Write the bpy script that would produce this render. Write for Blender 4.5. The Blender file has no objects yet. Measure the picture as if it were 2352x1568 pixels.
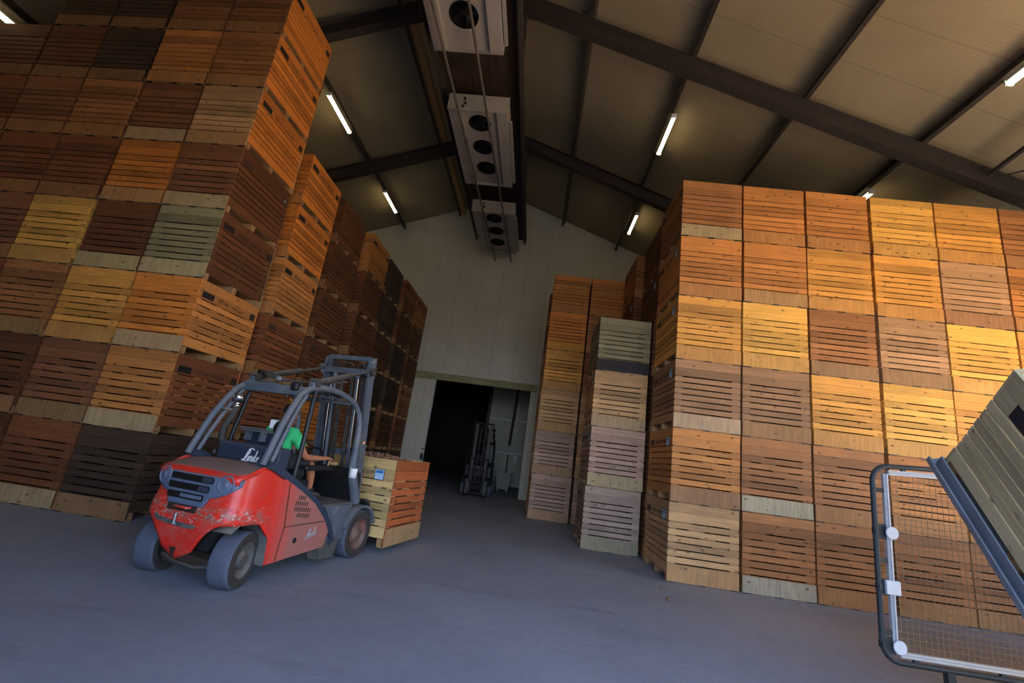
import math

SKY_S, SUN_S, SUN_AZ, EXPO, LAMP_S = 1.2, 120.0, math.radians(52), 0, 7.5
HAZE = (5.2, 6.0, 7.2, 1)
import bpy, bmesh, math, random
from mathutils import Vector, Matrix
random.seed(7)
SC = bpy.context.scene
COL = SC.collection
PI = math.pi
V = Vector

# ------------------------------------------------------------------ helpers
def lin(c):
    return tuple((v/255/12.92 if v/255 <= .04045 else ((v/255+.055)/1.055)**2.4) for v in c)

class MB:
    """collects shapes into one mesh"""
    def __init__(s):
        s.v = []; s.f = []; s.mi = []; s.tone = []; s.sm = []
        s.M = Matrix.Identity(4); s.cur = 0; s.t = .5; s.smooth = False
    def add(s, vs, fs):
        o = len(s.v)
        s.v += [tuple(s.M @ V(p)) for p in vs]
        for f in fs:
            s.f.append([i+o for i in f]); s.mi.append(s.cur); s.tone.append(s.t); s.sm.append(s.smooth)
        return s
    def box(s, x0, x1, y0, y1, z0, z1, bev=0):
        if bev <= 0:
            vs = [(x, y, z) for x in (x0, x1) for y in (y0, y1) for z in (z0, z1)]
            return s.add(vs, [(0,1,3,2),(4,6,7,5),(0,4,5,1),(2,3,7,6),(0,2,6,4),(1,5,7,3)])
        bm = bmesh.new()
        bmesh.ops.create_cube(bm, size=1, matrix=Matrix.Translation(((x0+x1)/2,(y0+y1)/2,(z0+z1)/2)) @ Matrix.Diagonal((x1-x0, y1-y0, z1-z0, 1)))
        bmesh.ops.bevel(bm, geom=bm.edges[:], offset=bev, segments=2, profile=.5, affect='EDGES')
        return s.bm(bm)
    def bm(s, bm):
        bm.verts.index_update()
        s.add([v.co[:] for v in bm.verts], [[v.index for v in f.verts] for f in bm.faces]); bm.free(); return s
    def obox(s, c, ax, ay, az, hx, hy, hz):
        c, ax, ay, az = V(c), V(ax).normalized(), V(ay).normalized(), V(az).normalized()
        vs = [c+ax*(hx*i)+ay*(hy*j)+az*(hz*k) for i in (-1,1) for j in (-1,1) for k in (-1,1)]
        return s.add(vs, [(0,1,3,2),(4,6,7,5),(0,4,5,1),(2,3,7,6),(0,2,6,4),(1,5,7,3)])
    def bar(s, a, b, w, h, up=(0,0,1)):
        """rectangular bar from a to b"""
        a, b = V(a), V(b); d = (b-a).normalized(); u = V(up)
        if abs(d.dot(u)) > .98: u = V((0,1,0))
        r = d.cross(u).normalized(); u = r.cross(d)
        return s.obox((a+b)/2, d, r, u, (b-a).length/2, w/2, h/2)
    def tube(s, pts, r, n=10, cap=True, rs=None):
        pts = [V(p) for p in pts]; k = len(pts); rings = []
        d0 = (pts[1]-pts[0]).normalized()
        u = d0.cross(V((0,0,1)))
        if u.length < .1: u = d0.cross(V((0,1,0)))
        u.normalize()
        vs = []
        for i, p in enumerate(pts):
            d = (pts[min(i+1,k-1)]-pts[max(i-1,0)]).normalized()
            u = (u-d*u.dot(d)).normalized(); w = d.cross(u)
            rr = rs[i] if rs else r
            for j in range(n):
                a = 2*PI*j/n; vs.append(p+(u*math.cos(a)+w*math.sin(a))*rr)
        fs = [(i*n+j, i*n+(j+1)%n, (i+1)*n+(j+1)%n, (i+1)*n+j) for i in range(k-1) for j in range(n)]
        old = s.smooth; s.smooth = True; s.add(vs, fs); s.smooth = old
        if cap:
            s.add(vs[:n], [list(range(n))[::-1]]); s.add(vs[-n:], [list(range(n))])
        return s
    def cyl(s, a, b, r, n=20, r2=None):
        return s.tube([a, b], r, n, True, [r, r if r2 is None else r2])
    def lathe(s, prof, c, axis, n=32):
        """profile [(radius, along axis)]"""
        c, ax = V(c), V(axis).normalized()
        u = ax.cross(V((0,0,1)))
        if u.length < .1: u = ax.cross(V((0,1,0)))
        u.normalize(); w = ax.cross(u); vs = []
        for r, h in prof:
            for j in range(n):
                a = 2*PI*j/n; vs.append(c+ax*h+(u*math.cos(a)+w*math.sin(a))*r)
        k = len(prof)
        fs = [(i*n+j, i*n+(j+1)%n, (i+1)*n+(j+1)%n, (i+1)*n+j) for i in range(k-1) for j in range(n)]
        return s.add(vs, fs)
    def prism(s, poly, a, b):
        """poly: list of 3D points of the a side; extruded by vector b-a"""
        p = [V(q) for q in poly]; d = V(b)-V(a); n = len(p)
        return s.add(p+[q+d for q in p], [list(range(n))[::-1], list(range(n, 2*n))]+[(i, (i+1)%n, n+(i+1)%n, n+i) for i in range(n)])
    def grid(s, rows):
        m = len(rows[0]); vs = [p for r in rows for p in r]
        return s.add(vs, [(i*m+j, i*m+j+1, (i+1)*m+j+1, (i+1)*m+j) for i in range(len(rows)-1) for j in range(m-1)])
    def mesh(s, name, mats):
        me = bpy.data.meshes.new(name)
        me.from_pydata(s.v, [], s.f)
        for m in mats: me.materials.append(m)
        me.polygons.foreach_set('material_index', s.mi)
        me.polygons.foreach_set('use_smooth', s.sm)
        a = me.attributes.new('tone', 'FLOAT', 'FACE'); a.data.foreach_set('value', s.tone)
        bm = bmesh.new(); bm.from_mesh(me); bmesh.ops.recalc_face_normals(bm, faces=bm.faces); bm.to_mesh(me); bm.free()
        me.update(); return me

def link(name, me, parent=None, loc=None, rot=None, color=None):
    o = bpy.data.objects.new(name, me); COL.objects.link(o)
    if parent is not None: o.parent = parent
    if loc is not None: o.location = loc
    if rot is not None: o.rotation_euler = rot
    if color is not None: o.color = (*color, 1)
    return o
def make(name, mb, mats, parent=None, loc=None, rot=None, color=None):
    if not isinstance(mats, (list, tuple)): mats = [mats]
    return link(name, mb.mesh(name, mats), parent, loc, rot, color)
def tag(o, label, cat, group=None):
    o['label'] = label; o['category'] = cat
    if group: o['group'] = group
    return o
def empty(name, loc, label, cat, group=None, rz=0):
    o = bpy.data.objects.new(name, None); COL.objects.link(o)
    o.empty_display_size = .2; o.location = loc; o.rotation_euler = (0, 0, rz)
    return tag(o, label, cat, group)
def struct(name, mb, mats):
    o = make(name, mb, mats); o['kind'] = 'structure'; return o
def subsurf(o, lv=2):
    m = o.modifiers.new('s', 'SUBSURF'); m.levels = lv; m.render_levels = lv
    for p in o.data.polygons: p.use_smooth = True
    return o
_txt = {}
def text_mesh(body, size, depth=.001, shear=0, spacing=1.0):
    """upright letters in the xz plane, centred, facing -y"""
    cu = bpy.data.curves.new('lettering', 'FONT'); cu.body = body; cu.size = size; cu.extrude = depth
    cu.align_x = 'CENTER'; cu.align_y = 'CENTER'; cu.shear = shear; cu.space_character = spacing; cu.resolution_u = 3
    ob = bpy.data.objects.new('lettering_tmp', cu); COL.objects.link(ob)
    bpy.context.view_layer.update()
    me = bpy.data.meshes.new_from_object(ob.evaluated_get(bpy.context.evaluated_depsgraph_get()))
    vs = [(v.co.x, -v.co.z, v.co.y) for v in me.vertices]; fs = [list(p.vertices) for p in me.polygons]
    bpy.data.objects.remove(ob); bpy.data.curves.remove(cu); bpy.data.meshes.remove(me)
    return vs, fs

# ------------------------------------------------------------------ materials
class NT:
    def __init__(s, name, rough=.6, metal=0):
        s.m = bpy.data.materials.new(name); s.m.use_nodes = True
        s.t = s.m.node_tree; s.b = s.t.nodes['Principled BSDF']
        s.b.inputs['Roughness'].default_value = rough; s.b.inputs['Metallic'].default_value = metal
    def n(s, ty, **k):
        nd = s.t.nodes.new(ty)
        for a, b in k.items():
            if a.startswith('i_'):
                key = a[2:]; nd.inputs[int(key) if key.isdigit() else key.replace('_', ' ')].default_value = b
            else: setattr(nd, a, b)
        return nd
    def l(s, a, b): s.t.links.new(a, b)
    def math(s, op, a, b=None, clamp=False):
        nd = s.n('ShaderNodeMath', operation=op); nd.use_clamp = clamp
        for i, q in enumerate((a, b)):
            if q is None: continue
            if isinstance(q, (int, float)): nd.inputs[i].default_value = q
            else: s.l(q, nd.inputs[i])
        return nd.outputs[0]
    def mix(s, fac, a, b, mode='MIX'):
        nd = s.n('ShaderNodeMix', data_type='RGBA', blend_type=mode); nd.clamp_factor = True
        for key, q in ((0, fac), (6, a), (7, b)):
            if isinstance(q, (int, float)): nd.inputs[key].default_value = q
            elif isinstance(q, tuple): nd.inputs[key].default_value = (*q, 1) if len(q) == 3 else q
            else: s.l(q, nd.inputs[key])
        return nd.outputs[2]
    def coords(s, scale=(1,1,1), rand=True, kind='Object'):
        tc = s.n('ShaderNodeTexCoord'); out = tc.outputs[kind]
        if rand:
            oi = s.n('ShaderNodeObjectInfo')
            add = s.n('ShaderNodeVectorMath', operation='ADD')
            sc = s.n('ShaderNodeVectorMath', operation='SCALE'); sc.inputs['Scale'].default_value = 37
            cb = s.n('ShaderNodeCombineXYZ')
            for i in range(3): s.l(oi.outputs['Random'], cb.inputs[i])
            s.l(cb.outputs[0], sc.inputs[0]); s.l(out, add.inputs[0]); s.l(sc.outputs[0], add.inputs[1]); out = add.outputs[0]
        mp = s.n('ShaderNodeMapping'); mp.inputs['Scale'].default_value = scale; s.l(out, mp.inputs[0])
        return mp.outputs[0]
    def noise(s, vec, scale=1, detail=4, rough=.55):
        nd = s.n('ShaderNodeTexNoise'); nd.inputs['Scale'].default_value = scale; nd.inputs['Detail'].default_value = detail; nd.inputs['Roughness'].default_value = rough
        s.l(vec, nd.inputs['Vector']); return nd.outputs[0]
    def ramp(s, fac, lo, hi):
        nd = s.n('ShaderNodeMapRange'); nd.inputs[1].default_value = lo; nd.inputs[2].default_value = hi; nd.clamp = True
        s.l(fac, nd.inputs[0]); return nd.outputs[0]
    def bump(s, h, strength=.3, dist=.01):
        nd = s.n('ShaderNodeBump'); nd.inputs['Strength'].default_value = strength; nd.inputs['Distance'].default_value = dist
        s.l(h, nd.inputs['Height']); s.l(nd.outputs[0], s.b.inputs['Normal'])
    def base(s, c):
        if isinstance(c, tuple): s.b.inputs['Base Color'].default_value = (*c, 1)
        else: s.l(c, s.b.inputs['Base Color'])
        return s.m

def wood_mat(name, scale, plank=True):
    t = NT(name, .72)
    oi = t.n('ShaderNodeObjectInfo'); at = t.n('ShaderNodeAttribute', attribute_name='tone')
    # grain follows the plank; every plank has its own offset
    vec = t.coords(scale)
    off = t.n('ShaderNodeVectorMath', operation='ADD'); cb = t.n('ShaderNodeCombineXYZ')
    k = t.math('MULTIPLY', at.outputs['Fac'], 53.0)
    for i in range(3): t.l(k, cb.inputs[i])
    t.l(vec, off.inputs[0]); t.l(cb.outputs[0], off.inputs[1])
    g = t.noise(off.outputs[0], 1, 5, .6)
    big = t.noise(t.coords((1.6,1.6,1.6)), 1, 3)
    f = t.math('ADD', t.math('MULTIPLY', g, .75), t.math('MULTIPLY', at.outputs['Fac'], .42))
    f = t.math('ADD', f, t.math('MULTIPLY', big, .45))
    f = t.math('ADD', f, -.02)
    mul = t.n('ShaderNodeVectorMath', operation='SCALE'); t.l(oi.outputs['Color'], mul.inputs[0]); t.l(f, mul.inputs['Scale'])
    c = mul.outputs[0]
    vo = t.n('ShaderNodeTexVoronoi'); vo.inputs['Scale'].default_value = 1; t.l(t.coords((5,5,8.5)), vo.inputs['Vector'])
    kn = t.ramp(vo.outputs['Distance'], .20, .07)
    kn = t.math('MULTIPLY', kn, t.ramp(big, .42, .50))
    c = t.mix(t.math('MULTIPLY', kn, .75), c, lin((70,38,20)), 'MIX')
    sat = t.ramp(t.noise(t.coords((7,7,2.2)), 1, 6, .7), .62, .8)
    c = t.mix(t.math('MULTIPLY', sat, .35), c, lin((64,48,36)))
    t.bump(g, .25, .006)
    return t.base(c)
M = {}
M['wood'] = wood_mat('crate_pine', (2.2,2.2,42))
M['ply'] = wood_mat('crate_plywood', (26,26,2.5))

def simple(name, rgb, rough=.6, metal=0, var=.25, nscale=6, dust=None, dustamt=.5):
    t = NT(name, rough, metal)
    c = lin(rgb); v = t.noise(t.coords((nscale,)*3), 1, 5, .6)
    a = tuple(x*(1-var) for x in c); b = tuple(min(1, x*(1+var)) for x in c)
    col = t.mix(t.ramp(v, .3, .7), a, b)
    if dust:
        d = t.ramp(t.noise(t.coords((3,3,3)), 1, 6, .65), .62-.3*dustamt, .78-.25*dustamt)
        ge = t.n('ShaderNodeNewGeometry'); sx = t.n('ShaderNodeSeparateXYZ'); t.l(ge.outputs['Normal'], sx.inputs[0])
        up = t.ramp(sx.outputs[2], .1, .9)
        d = t.math('MAXIMUM', t.math('MULTIPLY', d, dustamt), t.math('MULTIPLY', up, min(1, dustamt*1.5)))
        col = t.mix(d, col, lin(dust))
    return t.base(col)
DUST = (146,132,118)
M['steel_dark'] = simple('dark_steel', (58,50,48), .55, 0, .2)
M['purlin'] = simple('purlin_steel', (62,56,50), .5, 0, .2)
M['galv'] = simple('galvanised', (165,168,172), .45, .6, .12)
M['alu'] = simple('aluminium_profile', (196,200,206), .5, .3, .08)
M['black'] = simple('black_plastic', (26,26,28), .5, 0, .2)
M['ink'] = simple('stencil_ink', (30,21,16), .8, 0, .3)
M['faded_ink'] = simple('worn_ink', (66,46,32), .8, 0, .3)
M['white'] = simple('white_plastic', (232,232,230), .5, 0, .04)
M['card'] = simple('label_card', (176,208,236), .5, 0, .06)
M['card_blue'] = simple('label_print', (52,120,176), .5, 0, .06)
M['panel'] = simple('insulated_panel', (196,194,182), .55, 0, .05, 1.2, (128,124,96), .25)
M['cooler'] = simple('white_lacquer_sheet', (158,151,142), .45, 0, .06, 2, (150,120,96), .3)
M['fan_dark'] = simple('fan_black', (22,20,19), .5, 0, .2)
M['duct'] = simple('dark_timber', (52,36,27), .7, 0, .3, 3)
M['pipe'] = simple('pipe_grey', (104,96,88), .5, .2, .1)
M['traywood'] = simple('pale_timber', (168,130,84), .7, 0, .15)
M['potato'] = simple('potato_skin', (142,100,72), .8, 0, .35, 14, (120,92,72), .5)
M['soil'] = simple('potato_soil', (84,62,48), .95, 0, .4, 20)
M['rubber'] = simple('tyre_rubber', (84,90,104), .85, 0, .12, 9)
M['sidewall'] = simple('tyre_sidewall', (58,52,48), .9, 0, .15, 6, (92,82,72), .3)
M['rim'] = simple('rim_red_worn', (120,52,42), .7, 0, .3, 8, (120,104,92), .8)
M['navy'] = simple('grey_blue_plastic', (44,54,72), .55, 0, .15, 4, DUST, .16)
M['frame'] = simple('guard_grey', (86,94,104), .55, .05, .15, 4, (150,144,136), .40)
M['grille'] = simple('grille_grey_blue', (98,110,132), .5, .1, .15, 5, (140,144,150), .42)
M['chrome'] = simple('polished_steel', (214,214,214), .15, 1, .03)
M['hose'] = simple('rubber_hose', (60,56,52), .7, 0, .2, 5, DUST, .35)
M['floorplate'] = simple('floor_plate', (82,80,76), .7, 0, .25, 6, DUST, .4)
M['lens'] = simple('lamp_lens', (150,154,164), .25, 0, .05)
M['skin'] = simple('skin_tan', (178,112,80), .55, 0, .06, 3)
M['hair'] = simple('hair_dark', (30,22,18), .7, 0, .2)
M['shirt'] = simple('green_shirt', (62,206,128), .85, 0, .05, 3)
M['shorts'] = simple('dark_shorts', (44,42,46), .9, 0, .15)
M['shoe'] = simple('work_shoe', (46,40,36), .8, 0, .2, 6, DUST, .3)
M['tipper'] = simple('tipper_steel', (140,150,162), .55, .2, .2, 4, (112,108,100), .35)
M['fence_tube'] = simple('fence_tube', (52,58,62), .5, .2, .2, 5, (112,110,104), .2)
M['wire'] = simple('mesh_wire', (150,130,102), .5, .3, .1)
M['disc'] = simple('white_disc', (228,232,238), .4, 0, .03)
M['navy_label'] = simple('navy_label', (16,22,38), .6, 0, .15)
M['bin'] = simple('bin_plastic', (150,150,148), .6, 0, .08, 3, (110,100,90), .3)
M['dark_or_shaded'] = simple('dark_paint_and_shade', (24,22,22), .8, 0, .2, 4)  # near-black; on the far truck it carries the doorway's shade

# truck red with dust, scuffs and old scratches
t = NT('truck_red', .33)
c = t.mix(t.ramp(t.noise(t.coords((2.2,2.2,2.2), False), 1, 3), .35, .7), lin((232,42,26)), lin((214,60,44)))
ge = t.n('ShaderNodeNewGeometry'); sx = t.n('ShaderNodeSeparateXYZ'); t.l(ge.outputs['Normal'], sx.inputs[0])
d = t.ramp(t.noise(t.coords((3,3,4), False), 1, 6, .68), .5, .78)
d = t.math('MULTIPLY', d, .55)
up = t.math('MULTIPLY', t.ramp(sx.outputs[2], .74, .93), .97)
tc = t.n('ShaderNodeTexCoord'); sp = t.n('ShaderNodeSeparateXYZ'); t.l(tc.outputs['Object'], sp.inputs[0])
side = t.math('MULTIPLY', t.ramp(sp.outputs[1], .05, .50), .78)  # side dust, strengthened to hold part of the flank's shade
dm = t.math('MAXIMUM', t.math('MAXIMUM', d, up), side)
t.l(t.math('ADD', t.math('MULTIPLY', dm, .55), .33), t.b.inputs['Roughness'])
t.l(t.math('SUBTRACT', .5, t.math('MULTIPLY', dm, .42)), t.b.inputs['Specular IOR Level'])
c = t.mix(dm, c, lin((140,116,104)))
# dirt and scrapes along the bumper band
band = t.math('MULTIPLY', t.ramp(sp.outputs[2], .60, .68), t.ramp(sp.outputs[2], .80, .70))
rear = t.ramp(sp.outputs[1], .15, -.15)
sc1 = t.ramp(t.noise(t.coords((9,9,22), False), 1, 6, .7), .44, .56)
c = t.mix(t.math('MULTIPLY', t.math('MULTIPLY', band, rear), t.math('MULTIPLY', sc1, .9)), c, lin((126,110,92)))
sc2 = t.ramp(t.noise(t.coords((26,26,40), False), 1, 5, .75), .58, .63)
band2 = t.math('MULTIPLY', t.ramp(sp.outputs[2], .5, .62), t.ramp(sp.outputs[2], .82, .72))
c = t.mix(t.math('MULTIPLY', t.math('MULTIPLY', band2, rear), sc2), c, lin((226,214,204)))
M['red'] = t.base(c)

# concrete floor: dusty grey with long faint tyre marks
t = NT('dusty_concrete', .75)
v = t.coords((.35,.35,1), False)
big = t.noise(v, 1, 5, .6)
fine = t.noise(t.coords((9,9,1), False), 1, 6, .7)
mk = t.noise(t.coords((.45,2.6,1), False), 1, 4, .6)
c = t.mix(t.ramp(big, .3, .7), lin((146,149,156)), lin((174,177,183)))
c = t.mix(t.math('MULTIPLY', t.ramp(fine, .35, .75), .35), c, lin((122,123,127)))
c = t.mix(t.math('MULTIPLY', t.ramp(mk, .58, .74), .32), c, lin((104,100,98)))
t.bump(fine, .15, .004)
M['concrete'] = t.base(c)

# roof lining: pale sheets with joints every metre and fine ribs
t = NT('roof_sheet', .6)
tc = t.n('ShaderNodeTexCoord'); sp = t.n('ShaderNodeSeparateXYZ'); t.l(tc.outputs['Object'], sp.inputs[0])
fr = t.math('FRACT', sp.outputs[1]); jn = t.math('LESS_THAN', fr, .014)
rib = t.math('SINE', t.math('MULTIPLY', sp.outputs[1], 2*PI*16))
c = t.mix(t.ramp(t.noise(t.coords((.5,.5,.5), False), 1, 5), .3, .7), lin((154,140,114)), lin((142,128,102)))
c = t.mix(t.math('MULTIPLY', jn, .6), c, lin((96,82,66)))
t.bump(rib, .12, .006)
M['roof'] = t.base(c)

# insulated wall panels with upright joints
t = NT('wall_panel', .55)
tc = t.n('ShaderNodeTexCoord'); sp = t.n('ShaderNodeSeparateXYZ'); t.l(tc.outputs['Object'], sp.inputs[0])
fr = t.math('FRACT', t.math('ADD', sp.outputs[0], t.math('MULTIPLY', sp.outputs[1], .999))); jn = t.math('LESS_THAN', fr, .016)
c = t.mix(t.ramp(t.noise(t.coords((.8,.8,.8), False), 1, 5), .3, .7), lin((212,211,198)), lin((200,198,182)))
c = t.mix(t.math('MULTIPLY', jn, .55), c, lin((120,114,100)))
M['wall'] = t.base(c)

# lamp tube
t = NT('lamp_tube'); t.base((1,.9,.7))
t.b.inputs['Emission Color'].default_value = (1, .80, .42, 1); t.b.inputs['Emission Strength'].default_value = LAMP_S
M['lamp'] = t.m

# sun-baked yard outside the doors
t = NT('yard_concrete', .85)
c = t.mix(t.ramp(t.noise(t.coords((.4,.4,1), False), 1, 5), .3, .7), lin((190,168,138)), lin((176,152,122)))
M['yard'] = t.base(c)

M['asphalt'] = simple('dark_asphalt', (86,84,82), .9, 0, .15, 2)  # unseen front ground, kept dark to cut warm bounce through the door

M['moss'] = simple('mossy_rail', (158,156,116), .8, 0, .2, 5, (96,104,56), .35)

# ------------------------------------------------------------------ the hall
RX, RZ, SL = -2.2, 13.5, .38                 # ridge and roof slope
XL, XRW, YF, YB = -14.7, 10.3, -1.2, 19.2    # walls
def roofz(x): return RZ-SL*abs(x-RX)
b = MB(); b.box(XL-.2, XRW+.2, YF-.2, YB+18, -.2, 0); struct('floor', b, M['concrete'])
b = MB()
for x0, x1 in ((XL-.3, RX), (RX, XRW+.3)):
    b.prism([(x0, YF-.2, roofz(x0)), (x1, YF-.2, roofz(x1)), (x1, YF-.2, roofz(x1)+.25), (x0, YF-.2, roofz(x0)+.25)], (0,0,0), (0, YB-YF+.4, 0))
struct('ceiling', b, M['roof'])
# back wall with the doorway
DX0, DX1, DZ = -4.45, -.28, 4.45
b = MB()
def gable(x0, x1, z0, y):
    xs = [x0]+([RX] if x0 < RX < x1 else [])+[x1]
    b.prism([(x0, y, z0), (x1, y, z0)]+[(x, y, roofz(x)) for x in xs[::-1]], (0,0,0), (0, .2, 0))
gable(XL, DX0, 0, YB); gable(DX0, DX1, DZ, YB); gable(DX1, XRW, 0, YB)
struct('wall_back', b, M['wall'])
b = MB(); b.box(XL-.2, XL, YF, YB+.2, 0, roofz(XL)); struct('wall_left', b, M['wall'])
# right wall with a loading door, front wall with the main door behind the camera
SY0, SY1, SZ = 1.8, 6.6, 4.4
b = MB(); zt = roofz(XRW)
b.box(XRW, XRW+.2, YF, SY0, 0, zt); b.box(XRW, XRW+.2, SY1, YB+.2, 0, zt); b.box(XRW, XRW+.2, SY0, SY1, SZ, zt)
struct('wall_right', b, M['wall'])
FX0, FX1, FZ = -2.0, 4.8, 5.4
b = MB(); gable(XL, FX0, 0, YF-.2); gable(FX0, FX1, FZ, YF-.2); gable(FX1, XRW, 0, YF-.2)
struct('wall_front', b, M['wall'])
b = MB(); b.box(-60, 60, -60, YF-.2, -.26, -.06); struct('ground', b, M['asphalt'])
b = MB(); b.box(XRW+.2, 60, YF-.2, 40, -.26, -.06); struct('ground_yard', b, M['yard'])
# room behind the doorway
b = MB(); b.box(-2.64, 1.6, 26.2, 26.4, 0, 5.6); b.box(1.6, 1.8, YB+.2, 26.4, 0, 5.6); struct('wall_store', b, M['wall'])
b = MB(); b.box(-9.2, -9, YB+.2, 36, 0, 5.6); b.box(-9.2, -2.4, 36, 36.2, 0, 5.6); b.box(-2.6, -2.4, 26.4, 36, 0, 5.6); b.box(-9.2, 1.8, YB+.2, 36.2, 5.6, 5.8); struct('wall_store_dark', b, M['duct'])  # dark wall colour stands in for the shade deep in the store

# rafters (welded I section) and purlins
def rafter(y, name):
    b = MB(); w, h = .24, .46
    for sg in (-1, 1):
        xe = XRW if sg > 0 else XL
        for dz0, dz1, hw in ((.30, .32, w/2), (.32, .74, .012), (.74, .76, w/2)):
            x0, x1 = RX, xe
            p = [(x0, y-hw, roofz(x0)-dz0), (x1, y-hw, roofz(x1)-dz0), (x1, y-hw, roofz(x1)-dz1), (x0, y-hw, roofz(x0)-dz1)]
            b.prism(p, (0,0,0), (0, 2*hw, 0))
        # haunch under the ridge
        b.prism([(RX, y-.012, roofz(RX)-.7), (RX+sg*1.8, y-.012, roofz(RX+sg*1.8)-.74), (RX, y-.012, roofz(RX)-1.1)], (0,0,0), (0,.024,0))
    o = struct(name, b, M['steel_dark'])
    o['label'] = 'dark steel roof rafter running from eave to eave'
    return o
for i, y in enumerate((3.75, 8.98, 14.25)): rafter(y, 'trim_%d' % (i+1))
pur = [-12.28, -9.76, -7.22, -4.72, .34, 2.86, 5.40, 7.86]
for i, x in enumerate(pur):
    b = MB(); z = roofz(x); sg = 1 if x > RX else -1
    ang = math.atan(SL)*sg; s0, c0 = math.sin(ang), math.cos(ang)
    up = V((s0, 0, c0)); si = V((c0, 0, -s0))
    c = V((x, (YF+YB)/2, z))
    L = (YB-YF)/2
    b.obox(c-up*.15, (0,1,0), si, up, L, .02, .15)
    b.obox(c-up*.29, (0,1,0), si, up, L, .045, .008)
    struct('trim_%d' % (i+5), b, M['purlin'])

# strip lights under the purlins
tube_me = None
lights = [(-7.2, 10.95, 12.55, 'left purlin, nearest the tall crate corner'), (-7.12, 16.05, 17.6, 'left purlin, farther one close to the back wall'),
          (2.84, 10.7, 12.25, 'right purlin, in the bay beyond the big rafter'), (2.98, 15.75, 17.25, 'right purlin, lowest one near the back wall'),
          (7.84, 5.55, 7.12, 'far right purlin, at the right edge of the photo'), (7.86, 10.6, 12.1, 'far right purlin, half hidden behind the orange crates'),
          (-12.36, 6.0, 7.5, 'far left purlin, above the top left crates')]
for x, y0, y1, lab in lights:
    z = roofz(x)-.36
    e = empty('strip_light', (x, (y0+y1)/2, z), 'lit fluorescent strip light on the '+lab, 'ceiling light', 'fluorescent strip lights')
    h = (y1-y0)/2
    b = MB(); b.box(-.06, .06, -h, h, .02, .08, .01); b.box(-.075, .075, -h-.03, -h, -.05, .08); b.box(-.075, .075, h, h+.03, -.05, .08); b.box(-.01,.01,-h*.6,-h*.6+.02,.08,.14); b.box(-.01,.01,h*.6,h*.6+.02,.08,.14)
    make('housing', b, M['white'], e)
    b = MB(); b.tube([(0,-h,-.02),(0,h,-.02)], .055, 12)
    make('lamp_tube', b, M['lamp'], e)

# pale timber cable boards left of the ridge
for y0, y1, lab in ((4.0, 8.7, 'in front of the big rafter'), (9.3, 13.95, 'between the two dark rafters'), (14.55, 19.0, 'running up to the back wall')):
    b = MB(); b.box(-4.52, -4.34, y0, y1, 12.28, 12.34); b.box(-4.53, -4.50, y0, y1, 12.34, 12.42)
    b.box(-4.6, -4.36, y0+.6, y0+.7, 12.34, 12.5); b.box(-4.6, -4.36, y1-.7, y1-.6, 12.34, 12.5)
    o = make('cable_board', b, M['traywood']); tag(o, 'long pale timber board under the left roof slope, '+lab, 'board', 'pale timber boards')

# dark hanging soffit that carries the coolers
e = empty('cooler_soffit', (-2.35, 8, 10.68), 'dark timber soffit hung along the ridge carrying three white coolers', 'soffit')
b = MB()
for k in range(8): 
    b.t = random.random(); x = -.95+k*.2375; b.box(x, x+.23, -9, 9.9, .02, .06)
make('soffit_boards', b, M['duct'], e)
for x in (-1.06, 1.03):
    b = MB(); b.box(x-.06, x+.06, -9, 9.9, -.1, .12); b.box(x-.02, x+.02, -9, 9.9, -.2, -.1); make('carrier_beam', b, M['steel_dark'], e)
for y in (-4.25, .98, 6.25):
    for x in (-1.06, 1.03):
        b = MB(); b.bar((x, y, .1), (x*.9, y, 2.0), .08, .08); make('hanger', b, M['steel_dark'], e)

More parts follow.
